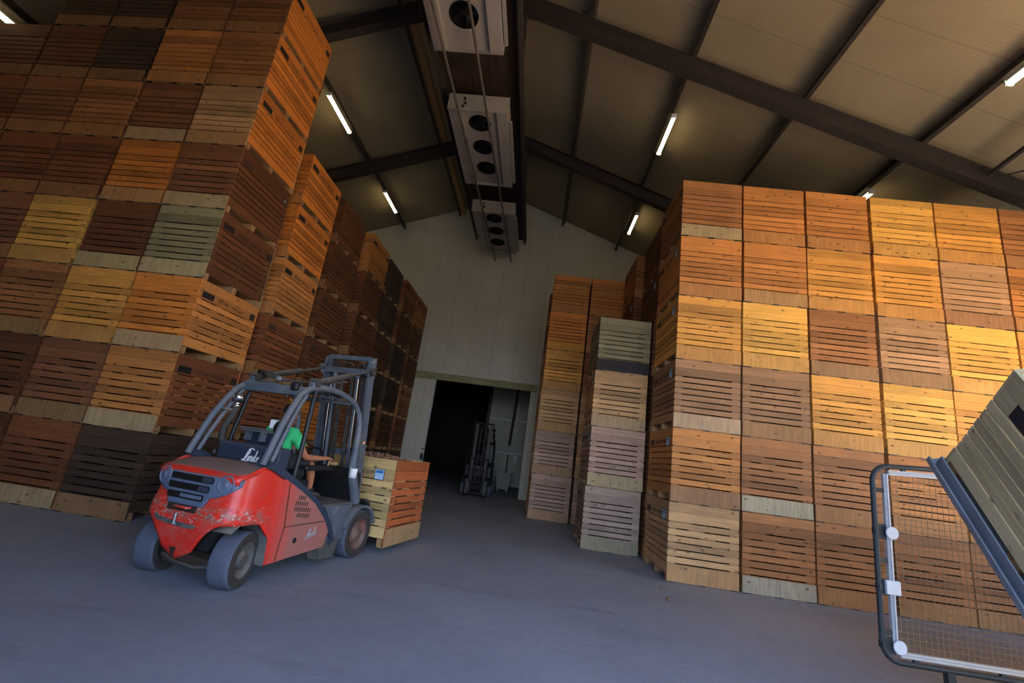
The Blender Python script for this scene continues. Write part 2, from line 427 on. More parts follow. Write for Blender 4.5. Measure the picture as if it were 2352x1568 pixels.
def cooler(y0, lab):
    y1 = y0+3.2; e = empty('air_cooler', (-2.33, (y0+y1)/2, 9.86), lab, 'air cooler', 'white ceiling air coolers')
    h = (y1-y0)/2
    b = MB()
    # trough: raised middle with fan holes left open, two side wings hanging lower
    b.box(-.76, -.47, -h, h, -.03, .40, .012); b.box(.47, .76, -h, h, -.03, .40, .012)
    ys = (-.95*h+.55, -.02, .95*h-.75)
    ys = [-h+.52, -h+1.46, -h+2.40]; r = .285
    # middle plate built round the round openings
    edges = [-h+.02]+[(ys[0]+ys[1])/2, (ys[1]+ys[2])/2]+[h-.02]
    for k, yc in enumerate(ys):
        n = 32; ring = [(r*math.cos(2*PI*j/n), yc+r*math.sin(2*PI*j/n), .05) for j in range(n)]
        ya, yb = edges[k], edges[k+1]; out = []
        for j in range(n):
            a = 2*PI*j/n; ca, sa = math.cos(a), math.sin(a)
            tx = .47/abs(ca) if abs(ca) > 1e-6 else 9; ty = ((yb-yc) if sa > 0 else (yc-ya))/abs(sa) if abs(sa) > 1e-6 else 9
            q = min(tx, ty); out.append((ca*q, yc+sa*q, .05))
        b.grid([ring+ring[:1], out+out[:1]])
        for cx in (-.47, .47):
            for cy in (ya, yb):
                j = min(range(n), key=lambda j: (out[j][0]-cx)**2+(out[j][1]-cy)**2)
        # close the four corners
        for cx in (-.47, .47):
            for cy, sy in ((ya, -1), (yb, 1)):
                near = sorted(range(n), key=lambda j: (out[j][0]-cx)**2+(out[j][1]-cy)**2)[:2]
                b.add([out[near[0]], out[near[1]], (cx, cy, .05)], [(0,1,2)])
    b.box(-.76, .76, h-.02, h, -.03, .40); b.box(-.76, .76, -h, h, .40, .43)
    b.box(-.775, .775, -h-.03, -h, -.05, .43, .01)
    make('casing', b, M['cooler'], e)
    b = MB(); b.box(.79, .86, -h+.35, h-.2, .0, .06); b.box(.76,.8,-h+.35,h-.2,.03,.05); make('drip_edge', b, M['cooler'], e)
    for yc in ys:
        b = MB(); b.lathe([(r+.012, -.012), (r+.012, .0), (r-.005, .0), (r-.005, .22)], (0, yc, .05), (0,0,1), 32)
        b.lathe([(.0, .0), (.075, .0), (.08, .12), (0,.12)], (0, yc, .09), (0,0,1), 20)
        for k in range(5):
            a = 2*PI*k/5; ca, sa = math.cos(a), math.sin(a)
            b.add([(.07*ca, yc+.07*sa, .12), (.26*ca-.07*sa, yc+.26*sa+.07*ca, .11), (.27*ca+.06*sa, yc+.27*sa-.06*ca, .17), (.07*ca+.03*sa, yc+.07*sa-.03*ca, .16)], [(0,1,2,3)])
        b.box(-r, r, yc-r, yc+r, .24, .3)
        make('fan', b, M['fan_dark'], e)
    b = MB()
    for (x, z) in ((-.36, .28), (-.33, .15), (-.38, .05)): b.lathe([(0,-.03),(.035,-.03),(.035,0)], (x, -h-.03, z), (0,1,0), 12)
    make('pipe_stub', b, M['duct'], e)
    for x in (-.6, .6):
        for y in (-h+.5, h-.5):
            b = MB(); b.box(x-.02, x+.02, y-.02, y+.02, .42, .60); make('mounting_bracket', b, M['galv'], e)
    return e
cooler(4.62, 'white air cooler nearest the camera, cut off by the top of the photo')
cooler(9.5, 'white air cooler in the middle of the ridge row of three')
cooler(14.35, 'white air cooler farthest away, in front of the pale back wall')
for x0, x1, lab in ((-2.86, -2.5, 'left'), (-2.14, -1.80, 'right')):
    b = MB(); b.tube([(x0-.12, 2.0, 9.7), (x0, 6.6, 9.7), (x1, 18.1, 9.7)], .032, 10)
    for y in (5.2, 10.5, 12.0, 15.3, 17.0):
        x = x0+(x1-x0)*(y-6.6)/11.5
        b.box(x-.045, x+.045, y-.03, y+.03, 9.66, 9.76); b.box(x-.008, x+.008, y-.008, y+.008, 9.76, 9.825)
    o = make('ridge_pipe', b, M['pipe']); tag(o, 'long thin grey pipe hung under the coolers, %s one of the pair' % lab, 'pipe', 'pipes under the coolers')

# doorway: lintel rail, sliding leaf, jamb
b = MB(); b.box(-5.36, -.03, YB-.16, YB, 4.42, 4.66, .01); b.box(-5.36, -.03, YB-.20, YB-.13, 4.36, 4.44, .008)
struct('trim_20', b, M['moss'])
e = empty('sliding_door', (-4.85, YB-.1, 0), 'pale insulated sliding door leaf pushed open left of the dark doorway', 'door')
b = MB(); b.box(-.55, .46, -.05, .05, .03, 4.36, .01); make('door_leaf', b, M['wall'], e)
b = MB(); b.box(.46, .50, -.055, .055, .03, 4.36); make('edge_strip', b, M['galv'], e)
b = MB(); b.box(.36, .47, -.085, -.05, 1.02, 1.26, .01); make('door_handle', b, M['black'], e)
b = MB(); b.box(.37, .44, -.07, -.05, 1.42, 1.47); make('key_switch', b, M['black'], e)
b = MB(); b.box(-.30, .09, YB-.09, YB, 0, 4.36, .01); struct('trim_21', b, M['wall'])
# things on the far wall of the store
b = MB(); b.box(-2.5, 1.4, 26.12, 26.2, 1.72, 1.80, .01); o = make('wall_rail', b, M['alu']); tag(o, 'bright horizontal metal rail on the far wall seen through the doorway', 'rail')
b = MB(); b.box(-2.5, 1.4, 26.14, 26.2, 3.58, 3.63); o = make('wall_rail', b, M['galv']); tag(o, 'dull upper metal rail on the far wall seen through the doorway', 'rail')
b = MB(); b.box(-2.72, -2.56, 26.0, 26.2, 0, 5.5); o = make('wall_post', b, M['steel_dark']); tag(o, 'dark upright steel post against the far wall inside the doorway', 'post')
b = MB(); b.tube([(-1.24, 26.06, 2.2), (-1.12, 26.06, 5.4)], .07, 10); o = make('drop_pipe', b, M['steel_dark']); tag(o, 'dark pipe dropping down the far wall left of the pale strip', 'pipe')
b = MB(); b.box(-1.02, -.92, 26.08, 26.2, 2.35, 4.5, .02); o = make('reflection_strip', b, M['white']); tag(o, 'tall pale strip for a lamp reflection on the far wall beside the dark drop pipe', 'strip')  # pale strip put in for a lamp tube's reflection on the wall
b = MB(); b.box(-1.2, -.12, 26.15, 26.2, 0, 1.70, .01); o = struct('door_2', b, M['panel'])
b = MB(); b.box(-1.28, -1.2, 26.14, 26.2, 0, 1.72); b.box(-.12, -.04, 26.14, 26.2, 0, 1.72); struct('trim_22', b, M['steel_dark'])
e = empty('wall_notice', (-.82, 26.14, 1.5), 'small white notice on the low door seen through the doorway', 'sign')
b = MB(); b.box(-.1, .1, -.01, .0, .0, .16); make('notice_board', b, M['white'], e)
b = MB(); b.box(-.1, .1, -.012, .0, -.16, -.04); make('lower_notice', b, M['white'], e)
# bin
e = empty('storage_bin', (-1.12, 22.2, 0), 'pale square plastic bin standing inside the dark doorway', 'bin')
b = MB()
def frus(z0, w0, z1, w1): b.add([(-w0,-w0,z0),(w0,-w0,z0),(w0,w0,z0),(-w0,w0,z0),(-w1,-w1,z1),(w1,-w1,z1),(w1,w1,z1),(-w1,w1,z1)], [(0,1,5,4),(1,2,6,5),(2,3,7,6),(3,0,4,7),(0,3,2,1)])
frus(.1, .27, .82, .36); make('tub', b, M['bin'], e)
b = MB()
for a, c in (((-.4,-.4),(.4,-.36)), ((-.4,.36),(.4,.4)), ((-.4,-.4),(-.36,.4)), ((.36,-.4),(.4,.4))): b.box(a[0], c[0], a[1], c[1], .79, .84)
make('rim', b, M['bin'], e)
for k in (-1, 1):
    b = MB(); b.box(k*.2-.04, k*.2+.04, -.27, .27, 0, .11); make('skid', b, M['bin'], e)
# bracing at the right eave
b = MB(); b.tube([(9.0, 8.85, 8.72), (8.55, 3.9, 8.95)], .05, 10); o = make('brace_tube', b, M['steel_dark']); tag(o, 'dark round brace tube meeting the big rafter at the right edge', 'brace')
b = MB(); b.tube([(9.1, 8.85, 8.66), (10.28, 7.0, 8.4)], .02, 8); o = make('tie_rod', b, M['steel_dark']); tag(o, 'thin dark tie rod right of the brace tube under the eave', 'tie rod')
# crumbs of potato on the floor
for (x, y, r, lab) in ((2.10, 6.97, .03, 'small dark potato lump lying alone on the grey floor'), (2.2, 7.64, .022, 'tiny dark lump on the floor close to the front corner crate')):
    bm = bmesh.new(); bmesh.ops.create_icosphere(bm, subdivisions=2, radius=r)
    for v in bm.verts: v.co *= 1+.18*math.sin(v.co.x*170+v.co.y*90); v.co.z *= .7
    b = MB(); b.smooth = True; b.bm(bm); o = make('potato', b, M['potato'], loc=(x, y, r*.62)); tag(o, lab, 'potato')

# ------------------------------------------------------------------ potato crates
CW, CD, CH = 1.152, 1.5, 1.24
rnd = random.Random(11)
SLOT0, PIT, GAP = .925, .107, .013
def plank_rows(gap):
    rows = [(1.085, CH-.004), (SLOT0+gap/2, 1.082)]
    for i in range(6): rows.append((SLOT0-PIT*(i+1)+gap/2, SLOT0-PIT*i-gap/2))
    return rows, SLOT0-PIT*6-gap/2
def front_mesh(gap, seed, odd=None):
    r = random.Random(seed); b = MB(); rows, zb = plank_rows(gap)
    rows = rows+[(.03, zb)]
    for i, (z0, z1) in enumerate(rows):
        b.t = r.random() if i != odd else 1.75
        j = r.uniform(-.0015, .0015)
        b.box(-CW/2, CW/2, -CD/2+j, -CD/2+.02+j, z0, z1)
    return b.mesh('slatted_panel', [M['wood']])
def side_mesh(gap, seed):
    r = random.Random(seed); b = MB(); rows, zb = plank_rows(gap)
    rows = rows+[(.125, zb)]
    for i, (z0, z1) in enumerate(rows):
        b.t = r.random(); j = r.uniform(-.0015, .0015)
        b.box(CW/2-.022+j, CW/2+j, -CD/2+.021, CD/2-.021, z0, z1)
    return b.mesh('fork_panel', [M['wood']])
def frame_mesh(diag):
    b = MB(); zt = CH-.03
    for x in (-1, 1):
        for y in (-1, 1):
            b.t = rnd.random(); xo, yo = x*(CW/2-.024), y*(CD/2-.021)
            b.prism([(xo, yo, .12), (xo-x*.115, yo, .12), (xo-x*.115, yo-y*.03, .12), (xo-x*.03, yo-y*.115, .12), (xo, yo-y*.115, .12)], (0,0,0), (0,0,zt-.12))
    for x in (-1, 1):                                   # middle post of the fork panels
        xo = x*(CW/2-.0235); b.t = rnd.random()
        b.box(min(xo, xo-x*.022), max(xo, xo-x*.022), -.045, .045, .12, zt)
    if diag:
        for y in (-1, 1):                               # slanting battens behind the slats
            yo = y*(CD/2-.033); b.t = rnd.random()
            b.bar((y*.47*CW, yo, 1.05), (-y*.40*CW, yo, .50), .022, .12, (0,0,1))
        for x in (-1, 1):
            xo = x*(CW/2-.0345)
            for y0 in (-.375, .375):
                b.t = rnd.random(); b.bar((xo, y0+x*.27, 1.03), (xo, y0-x*.27, .42), .02, .12, (0,0,1))
    b.t = .5                                            # rails tying the posts together on the deck
    for x in (-1, 1): b.box(x*(CW/2-.10)-.02, x*(CW/2-.10)+.02, -CD/2+.03, CD/2-.03, .141, .17)
    for y in (-1, 1): b.box(-CW/2+.03, CW/2-.03, y*(CD/2-.10)-.02, y*(CD/2-.10)+.02, .141, .17)
    return b.mesh('inner_frame', [M['wood']])
def base_mesh():
    b = MB(); r = random.Random(5)
    for y in (-CD/2+.06, 0, CD/2-.06):
        b.t = r.random(); b.box(-CW/2+.004, CW/2-.004, y-.055+(.035 if y < -.1 else 0), y+.055-(.035 if y > .1 else 0), .018, .118)
    b.t = .6; b.box(-CW/2+.024, CW/2-.024, -CD/2+.021, CD/2-.021, .119, .14)
    for y in (-CD/2+.06, 0, CD/2-.06): b.box(-CW/2+.01, CW/2-.01, y-.05, y+.05, .0, .017)
    return b.mesh('pallet_base', [M['wood']])
def skirt_mesh():
    b = MB(); b.box(-CW/2, CW/2, -CD/2-.012, -CD/2-.002, .012, .262); return b.mesh('skirt_board', [M['ply']])
def foot_mesh(x):
    b = MB(); b.box(x-.06, x+.06, -CD/2-.014, -CD/2+.03, -.004, .012); return b.mesh('foot_tab', [M['black']])
# stencilled lettering on the fork panel (faces +x)
vs, fs = text_mesh("RESTORA 'T WERF 2010", .082, .0006, 0, 1.0)
def stencil_mesh(lettered, ink):
    b = MB()
    x = CW/2+.0012
    if lettered: b.add([(x-vy, vx*.74+.03, vz+1.012) for vx, vy, vz in vs], fs)
    b.box(CW/2, CW/2+.003, -.66, -.40, .962, 1.062)
    return b.mesh('stencil', [ink, M['faded_ink']])
def badge_mesh(old):
    b = MB(); b.box(CW/2, CW/2+.003, .56, .69, .958, 1.068)
    b.cur = 1
    b.lathe([(.018,0),(.030,0),(.030,.0015),(.018,.0015)], (CW/2+.003, .625, 1.015), (1,0,0), 14)
    return b.mesh('badge', [M['faded_ink'] if old else M['ink'], M['card'] if old else M['faded_ink']])
FRONT = {('o', k): front_mesh(.021, k) for k in range(4)}
FRONT.update({('d', k): front_mesh(.019, 20+k) for k in range(4)})
FRONT[('p', 0)] = front_mesh(.021, 50, odd=3)
SIDE = {k: side_mesh(.018, 40+k) for k in range(4)}
BACK = front_mesh(.0006, 70); BLIND = side_mesh(.0006, 71)  # hidden panels closed up to keep light out of the slots
FRAME = {'o': frame_mesh(False), 'd': frame_mesh(True)}
BASE = base_mesh(); SKIRT = skirt_mesh(); FEET = [foot_mesh(x) for x in (-.5, 0, .5)]
b = MB(); b.box(-CW/2+.15, CW/2-.15, -CD/2+.05, -CD/2+.06, .175, CH-.06); b.box(-CW/2+.15,CW/2-.15,CD/2-.06,CD/2-.05,.175,CH-.06); b.box(-CW/2+.14,CW/2-.14,-CD/2+.05,CD/2-.05,.18,.20); BLOCKER = b.mesh('light_blocker', [M['wood']])  # added boards keep the strip lights from showing through the top crates' slots
ST_INK = stencil_mesh(True, M['ink']); ST_OLD = stencil_mesh(True, M['faded_ink']); BADGE = [badge_mesh(False), badge_mesh(True)]
b = MB(); b.box(CW/2+.003, CW/2+.008, .42, .545, .945, 1.07); LABEL_BACK = None
b = MB(); b.cur = 0; b.box(CW/2+.0005, CW/2+.004, .40, .55, .93, 1.075); b.cur = 1; b.box(CW/2+.004, CW/2+.0055, .415, .535, 1.02, 1.06); b.cur = 2; b.box(CW/2, CW/2+.003, .392, .558, .922, 1.083)
LABEL = b.mesh('label_card', [M['card'], M['card_blue'], M['black']])

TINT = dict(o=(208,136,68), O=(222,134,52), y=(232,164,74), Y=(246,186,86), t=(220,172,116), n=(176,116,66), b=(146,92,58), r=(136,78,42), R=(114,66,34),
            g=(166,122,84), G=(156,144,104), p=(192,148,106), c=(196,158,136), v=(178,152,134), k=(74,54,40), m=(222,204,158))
NAMES = dict(o='orange', O='bright orange', y='yellow', Y='bright yellow', t='tan', n='brown', b='dull brown', r='red-brown', R='dark red-brown',
             g='grey-brown', G='grey-green', p='pinkish brown', c='pale pinkish grey', v='grey', k='blackish', m='weathered pale')
SKN = dict(s=None, L=(200,172,126), W=(196,180,156), g=(172,152,124), k=(48,40,38), b=(170,126,84), t=(196,150,94), y=(214,152,66), Y=(226,160,60))
def rot_about(o, rz): o.rotation_euler = (0, 0, rz)
def crate(loc, rz, code, label, group, see=(1, 0), card=False, name='potato_crate', old=False, side=None, both=False):
    """code: tint + pattern (o open slats, d slats crossed by a batten, p one odd plank) + skirt letter; see: which fork panels carry lettering (+x, -x)"""
    tc, pat, sk = code
    e = empty(name, loc, label, 'crate', group, rz)
    bl = .06
    base = lin(tuple(v*(1-bl)+w*bl for v, w in zip(TINT[tc], (176,140,100)))); j = rnd.uniform(.93, 1.06)
    c = tuple(min(1, v*j) for v in base)
    kf = 'd' if pat == 'd' else 'o'
    k = rnd.randrange(4)
    fm = FRONT[('p', 0)] if pat == 'p' else FRONT[(kf, k)]
    link('slatted_panel', fm, e, color=c)
    link('slatted_panel', FRONT[(kf, (k+1) % 4)] if both else BACK, e, rot=(0,0,PI), color=c)
    c2 = lin(TINT[side]) if side else c
    link('fork_panel', SIDE[k] if see[0] or both else BLIND, e, color=c2)
    link('fork_panel', SIDE[(k+2) % 4] if see[1] or both else BLIND, e, rot=(0,0,PI), color=c2)
    link('inner_frame', FRAME[kf], e, color=tuple(v*.95 for v in c))
    link('pallet_base', BASE, e, color=lin((172,132,88)))
    skc = SKN[sk]
    skc = tuple(v*rnd.uniform(.9, 1.05) for v in lin(skc)) if skc else tuple(v*.5+w*.5 for v, w in zip(c, lin((190,140,86))))
    link('skirt_board', SKIRT, e, color=skc)
    link('skirt_board', SKIRT, e, rot=(0,0,PI), color=skc)
    for f in FEET: link('foot_tab', f, e)
    st = ST_OLD if old else ST_INK
    for q in (0, 1):
        if see[q]:
            link('stencil', st, e, rot=(0,0,PI*q))
            if not card: link('badge', BADGE[old], e, rot=(0,0,PI*q))
    if card: link('label_card', LABEL, e, rot=(0,0,0 if see[0] else PI))
    return e
TIER = ['on the floor', 'second tier up', 'third tier up', 'fourth tier up', 'fifth tier up', 'sixth tier up', 'seventh tier up', 'eighth tier up']
def jit(a=.006): return rnd.uniform(-a, a)

# tall block on the left: front columns counted from its corner beside the forklift
colname = ['corner column', 'second column left of corner', 'third column left of corner', 'fourth column left of corner', 'fifth column left of corner', 'sixth column left of corner']
LEFT = [  # bottom to top
    ['kdb', 'ods', 'rdb', 'Ods', 'gob', 'bps', 'toL', 'nos', 'bos'][0:0],
]
LEFT = [
    ['kdb', 'odL', 'OdL', 'RoL', 'rot', 'tos', 'nos', 'bos'],
    ['rdL', 'bdb', 'yds', 'GoL', 'Ods', 'bob', 'oos', 'bos'],
    ['Rds', 'Rdb', 'ods', 'RdL', 'rds', 'odb', 'kos', 'kos'],
    ['Rds', 'rds', 'rdb', 'Yds', 'bds', 'ndb', 'Rds', 'kos'],
    ['kds', 'rds', 'bds', 'Rds', 'rds', 'rds', 'Ros'],
    ['kds', 'rds', 'bds', 'rds', 'nds', 'rds', 'nos'],
]
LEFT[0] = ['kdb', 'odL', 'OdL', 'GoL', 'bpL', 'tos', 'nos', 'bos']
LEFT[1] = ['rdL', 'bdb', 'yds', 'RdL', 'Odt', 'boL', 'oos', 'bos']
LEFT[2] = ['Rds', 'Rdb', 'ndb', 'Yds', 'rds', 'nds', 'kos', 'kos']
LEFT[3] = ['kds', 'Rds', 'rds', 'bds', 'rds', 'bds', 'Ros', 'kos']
lx = [-5.545, -6.75, -8.0, -9.205, -10.43, -11.64]
aL = -.034
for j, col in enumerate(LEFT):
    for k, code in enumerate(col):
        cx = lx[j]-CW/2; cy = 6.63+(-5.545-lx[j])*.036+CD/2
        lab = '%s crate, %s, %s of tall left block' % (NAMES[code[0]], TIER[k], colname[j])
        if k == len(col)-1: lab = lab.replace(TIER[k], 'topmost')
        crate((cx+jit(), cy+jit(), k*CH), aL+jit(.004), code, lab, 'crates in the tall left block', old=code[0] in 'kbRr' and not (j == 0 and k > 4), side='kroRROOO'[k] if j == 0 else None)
# corner fork panels have own tints, warm light on that side put into colour
# stacks running back along the left of the aisle
BACKL = [
    (8.44, -5.50, ['rds', 'rds', 'rds', 'ods', 'Ods', 'Oos'], 'first stack behind the tall corner'),
    (10.22, -5.49, ['rds', 'Ods', 'Rds', 'Rds', 'Rds', 'Ros'], 'second stack behind the tall corner'),
    (12.02, -5.33, ['nds', 'bds', 'Rds', 'Rds', 'Rds', 'oos'], 'third stack behind the tall corner'),
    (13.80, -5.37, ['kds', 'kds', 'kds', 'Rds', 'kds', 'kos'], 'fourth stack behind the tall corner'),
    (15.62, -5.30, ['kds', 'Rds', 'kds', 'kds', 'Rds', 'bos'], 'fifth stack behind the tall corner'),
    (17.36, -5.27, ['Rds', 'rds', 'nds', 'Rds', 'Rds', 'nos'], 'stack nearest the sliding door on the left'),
]
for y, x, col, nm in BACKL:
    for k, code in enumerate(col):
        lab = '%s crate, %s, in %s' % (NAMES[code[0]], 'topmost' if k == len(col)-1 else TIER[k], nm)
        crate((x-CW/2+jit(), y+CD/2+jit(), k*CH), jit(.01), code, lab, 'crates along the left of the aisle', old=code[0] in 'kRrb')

# block on the right: front columns counted from its aisle corner
RIGHT = [
    ['tds', 'odb', 'goL', 'yds', 'ods', 'noL'],
    ['nds', 'ndW', 'gob', 'Yds', 'odt', 'oos'],
    ['nds', 'nds', 'yds', 'nob', 'yds', 'oos'],
    ['nds', 'ods', 'Yds', 'pob', 'yos', 'Yos'],
    ['nds', 'ods', 'yds', 'Yds', 'pob', 'yos'],
    ['nds', 'ods', 'yds', 'yos', 'ods', 'nos'],
]
RIGHT[1][0] = 'ndW'
rx = [2.418, 3.612, 4.80, 6.02, 7.205, 8.40]
rname = ['aisle corner column', 'second column from aisle corner', 'third column from aisle corner', 'fourth column from aisle corner', 'fifth column from aisle corner', 'sixth column from aisle corner']
for j, col in enumerate(RIGHT):
    for k, code in enumerate(col):
        lab = '%s crate, %s, %s of right block' % (NAMES[code[0]], 'topmost' if k == 5 else TIER[k], rname[j])
        rc = crate((rx[j]+CW/2+jit(), 8.165+CD/2+jit(), k*CH), jit(.006), code, lab, 'crates in the front of the right block', see=(0, 1 if j == 0 else 0), card=(j == 0 and k not in (5,)), old=True)
        if k == 5: link('light_blocker', BLOCKER, rc, color=lin((120,84,54)))
# second rank of the right block, seen past its corner
for y, x, col, nm in ((9.95, 2.46, ['bds', 'bds', 'Rds', 'rds', 'Rds', 'Ros'], 'stack right behind the aisle corner column'),
                      (11.74, 2.30, ['bds', 'bds', 'rds', 'kds', 'Rds', 'nos'], 'second stack behind the aisle corner column')):
    for k, code in enumerate(col):
        lab = '%s crate, %s, in %s' % (NAMES[code[0]], 'topmost' if k == 5 else TIER[k], nm)
        crate((x+CW/2+jit(.02), y+CD/2+jit(), k*CH), jit(.01), code, lab, 'crates behind the right block', see=(0, 1), card=k in (4, 3), old=True)
# lower grey stack in the aisle
for k, code in enumerate(['vog', 'coL', 'toL', 'Gok']):
    lab = ['grey-brown crate on the floor under the free-standing grey stack', 'pinkish grey crate with pale skirt, second in the free-standing grey stack', 'tan crate with pale skirt, third in the free-standing grey stack', 'grey-green crate with black skirt on top of the free-standing grey stack'][k]
    crate((1.225+CW/2+jit(.012), 9.97+CD/2+jit(.012), k*CH), jit(.012), code, lab, 'crates of the free-standing grey stack', see=(0, 1), card=k < 3, old=True)
# stacks right of the doorway
for x, y, col, nm in ((.10, 13.62, ['cos', 'cos', 'tos', 'yos', 'OoY', 'oos'], 'stack just right of the doorway'),
                      (1.315, 13.62, ['cos', 'tos', 'tos', 'nos', 'nos', 'oos'], 'second stack right of the doorway'),
                      (.03, 15.4, ['nos', 'pos', 'nos', 'nos', 'bos', 'bos'], 'hidden stack touching the right door jamb')):
    for k, code in enumerate(col):
        lab = '%s crate, %s, in %s' % (NAMES[code[0]], 'topmost' if k == 5 else TIER[k], nm)
        crate((x+CW/2+jit(.015), y+CD/2+jit(.01), k*CH), jit(.01), code, lab, 'crates right of the doorway', see=(0, 1), old=True)

# ------------------------------------------------------------------ crate held by the tipper, and the tipper
A = V((3.262, 3.864, 1.993)); eu = V((-.331, -.843, .424)).normalized()
ea = V((.076, -.471, -.879)); ea = (ea-eu*ea.dot(eu)).normalized(); n = ea.cross(eu).normalized()
R4 = Matrix(((n.x, ea.x, eu.x, 0), (n.y, ea.y, eu.y, 0), (n.z, ea.z, eu.z, 0), (0,0,0,1)))
org = A-n*(CW/2)+ea*(CD/2)
e = crate((0,0,0), 0, 'mos', 'large weathered pale crate tilted steeply in the tipper at the right edge', None, see=(0, 0), name='tilted_crate', both=True)
e.matrix_world = Matrix.Translation(org) @ R4
e.location = org; e.rotation_euler = R4.to_euler()
b = MB(); b.box(CW/2+.0005, CW/2+.004, -.60, -.12, .945, 1.075); b.cur = 1
tv, tf = text_mesh('8000', .055, .0006)
b.add([(CW/2+.0048-vy, vx-.44, vz+1.035) for vx, vy, vz in tv], tf)
b.box(CW/2+.004, CW/2+.0052, -.585, -.53, 1.02, 1.028)
make('name_board', b, [M['navy_label'], M['faded_ink']], e)
# tipper cradle: steel channel under the bottom edge, back frame, pivot arms and floor post
t_ = bpy.data.objects.new('crate_tipper', None); COL.objects.link(t_); t_.location = org; t_.rotation_euler = R4.to_euler()
tag(t_, 'dark steel tipper cradle gripping the tilted crate along its lower edge', 'crate tipper')
b = MB(); x = CW/2
b.box(x+.012, x+.024, -.78, .95, -.04, .095); b.box(x-.13, x+.06, -.83, .95, -.052, -.04); b.box(x+.048, x+.06, -.83, .95, -.04, .01)
make('edge_channel', b, M['tipper'], t_)
b = MB(); b.box(-x-.05, x-.14, -.78, .95, -.075, -.055); make('bed_plate', b, M['tipper'], t_)
b = MB(); b.box(-x-.03, x, .78, .86, -.055, 1.3); make('end_plate', b, M['tipper'], t_)
for xx in (-x-.12, x-.2):
    b = MB()
    b.bar((xx, .5, -.13), (xx, -.5, -.13), .08, .1, (1,0,0)); make('cross_member', b, M['tipper'], t_)
Ti = (Matrix.Translation(org) @ R4).inverted()
def wl_(*p): return Ti @ V(p)
b = MB(); b.bar(wl_(4.75, 3.2, 0), wl_(4.75, 3.2, 1.9), .16, .16, Ti.to_3x3() @ V((1,0,0))); b.bar(wl_(4.75, 2.7, .03), wl_(4.75, 3.9, .03), .3, .05, Ti.to_3x3() @ V((0,0,1))); make('floor_post', b, M['tipper'], t_)
b = MB(); b.bar(wl_(4.75, 3.2, 1.75), wl_(4.4, 3.45, 1.15), .1, .12, Ti.to_3x3() @ V((0,1,0))); make('pivot_arm', b, M['tipper'], t_)
# added unseen hopper that shades the low crates behind the fence
h_ = empty('shade_hopper', (7.95, 5.3, 0), 'low steel hopper added out of view to shade the low crates behind the fence', 'hopper')
b = MB(); b.prism([(-.95,-1.3,.25),(.95,-1.3,.25),(1.0,-1.35,1.5),(-1.0,-1.35,1.5)], (0,0,0), (0,.05,0)); b.prism([(-.95,1.3,.25),(.95,1.3,.25),(1.0,1.35,1.5),(-1.0,1.35,1.5)], (0,0,0), (0,-.05,0))
for x in (-1, 1): b.prism([(x*.95,-1.3,.25),(x*.95,1.3,.25),(x*1.0,1.35,1.5),(x*1.0,-1.35,1.5)], (0,0,0), (-x*.05,0,0))
b.box(-.95,.95,-1.3,1.3,.22,.27); make('shade_hopper_body', b, M['tipper'], h_)
for x in (-.85,.85):
    for y in (-1.2,1.2):
        b = MB(); b.box(x-.06,x+.06,y-.06,y+.06,0,.24); make('leg', b, M['tipper'], h_)

# ------------------------------------------------------------------ safety fence
fy = 5.1
f = empty('safety_fence', (3.6, fy, 0), 'dark tube-framed wire mesh safety fence with white discs, at lower right', 'fence')
def P(x, z, y=0): return (x-3.6, y, z)
def rr(x0, x1, z0, z1, r, rise=0, n=6):
    pts = []
    for cx, cz, a0 in ((x0+r, z0+r, PI), (x1-r, z0+r, 1.5*PI), (x1-r, z1-r, 0), (x0+r, z1-r, .5*PI)):
        for i in range(n+1):
            a = a0+i*PI/2/n; xx = cx+r*math.cos(a); zz = cz+r*math.sin(a)
            if zz > 1: zz += rise*(xx-x0)
            pts.append(P(xx, zz))
    return pts+[pts[0]]
b = MB(); b.tube(rr(3.585, 5.6, .20, 2.02, .16, .06), .026, 10); make('tube_frame', b, M['fence_tube'], f)
def alu(name, a, c):
    b = MB(); b.bar(a, c, .05, .034, (0,1,0)); b.bar(V(a)+V((0,-.028,0)), V(c)+V((0,-.028,0)), .008, .012, (0,1,0)); make(name, b, M['alu'], f)
alu('mesh_rail', P(3.71, 1.95), P(3.70, .32)); alu('mesh_rail', P(3.74, 1.965), P(5.5, 2.06)); alu('mesh_rail', P(3.74, .275), P(5.5, .275)); alu('mesh_rail', P(5.5, .32), P(5.5, 2.0))
b = MB()
nx = int(1.76/.055)
for i in range(nx+1):
    xx = 3.73+i*1.76/nx; b.tube([P(xx, .28, .018), P(xx, 1.97+.05*(xx-3.73), .018)], .0028, 4, False)
for i in range(31):
    zz = .30+i*.0553; b.tube([P(3.72, zz, .0225), P(5.5, zz+.0*i, .0225)], .0028, 4, False)
make('wire_mesh', b, M['wire'], f)
for z in (1.37, .34):
    b = MB(); b.box(-.02, .10, -.012, .004, z-.075, z+.075, .004); b.box(-.03, .0, -.03, .03, z-.03, z+.03); br = make('clamp_plate', b, M['fence_tube'], f)
    b = MB(); b.lathe([(0,-.012),(.056,-.012),(.062,-.006),(.062,0),(0,0)], P(3.72, z, -.036), (0,1,0), 32); b.lathe([(0,-.016),(.006,-.016),(.006,-.012)], P(3.72, z, -.036), (0,1,0), 12)
    make('white_disc', b, M['disc'], f)
b = MB(); b.box(-.02, .185, -.012, .004, .78, .93, .004); b.box(-.03, 0, -.03, .03, .82, .88); make('clamp_plate', b, M['fence_tube'], f)
b = MB(); b.box(.03, .165, -.045, -.013, .795, .925, .006); make('white_plate', b, M['disc'], f)
for z in (1.78, 1.10, .45):
    b = MB(); b.box(-.02, .115, -.014, .014, z-.022, z+.022); make('bracket', b, M['fence_tube'], f)
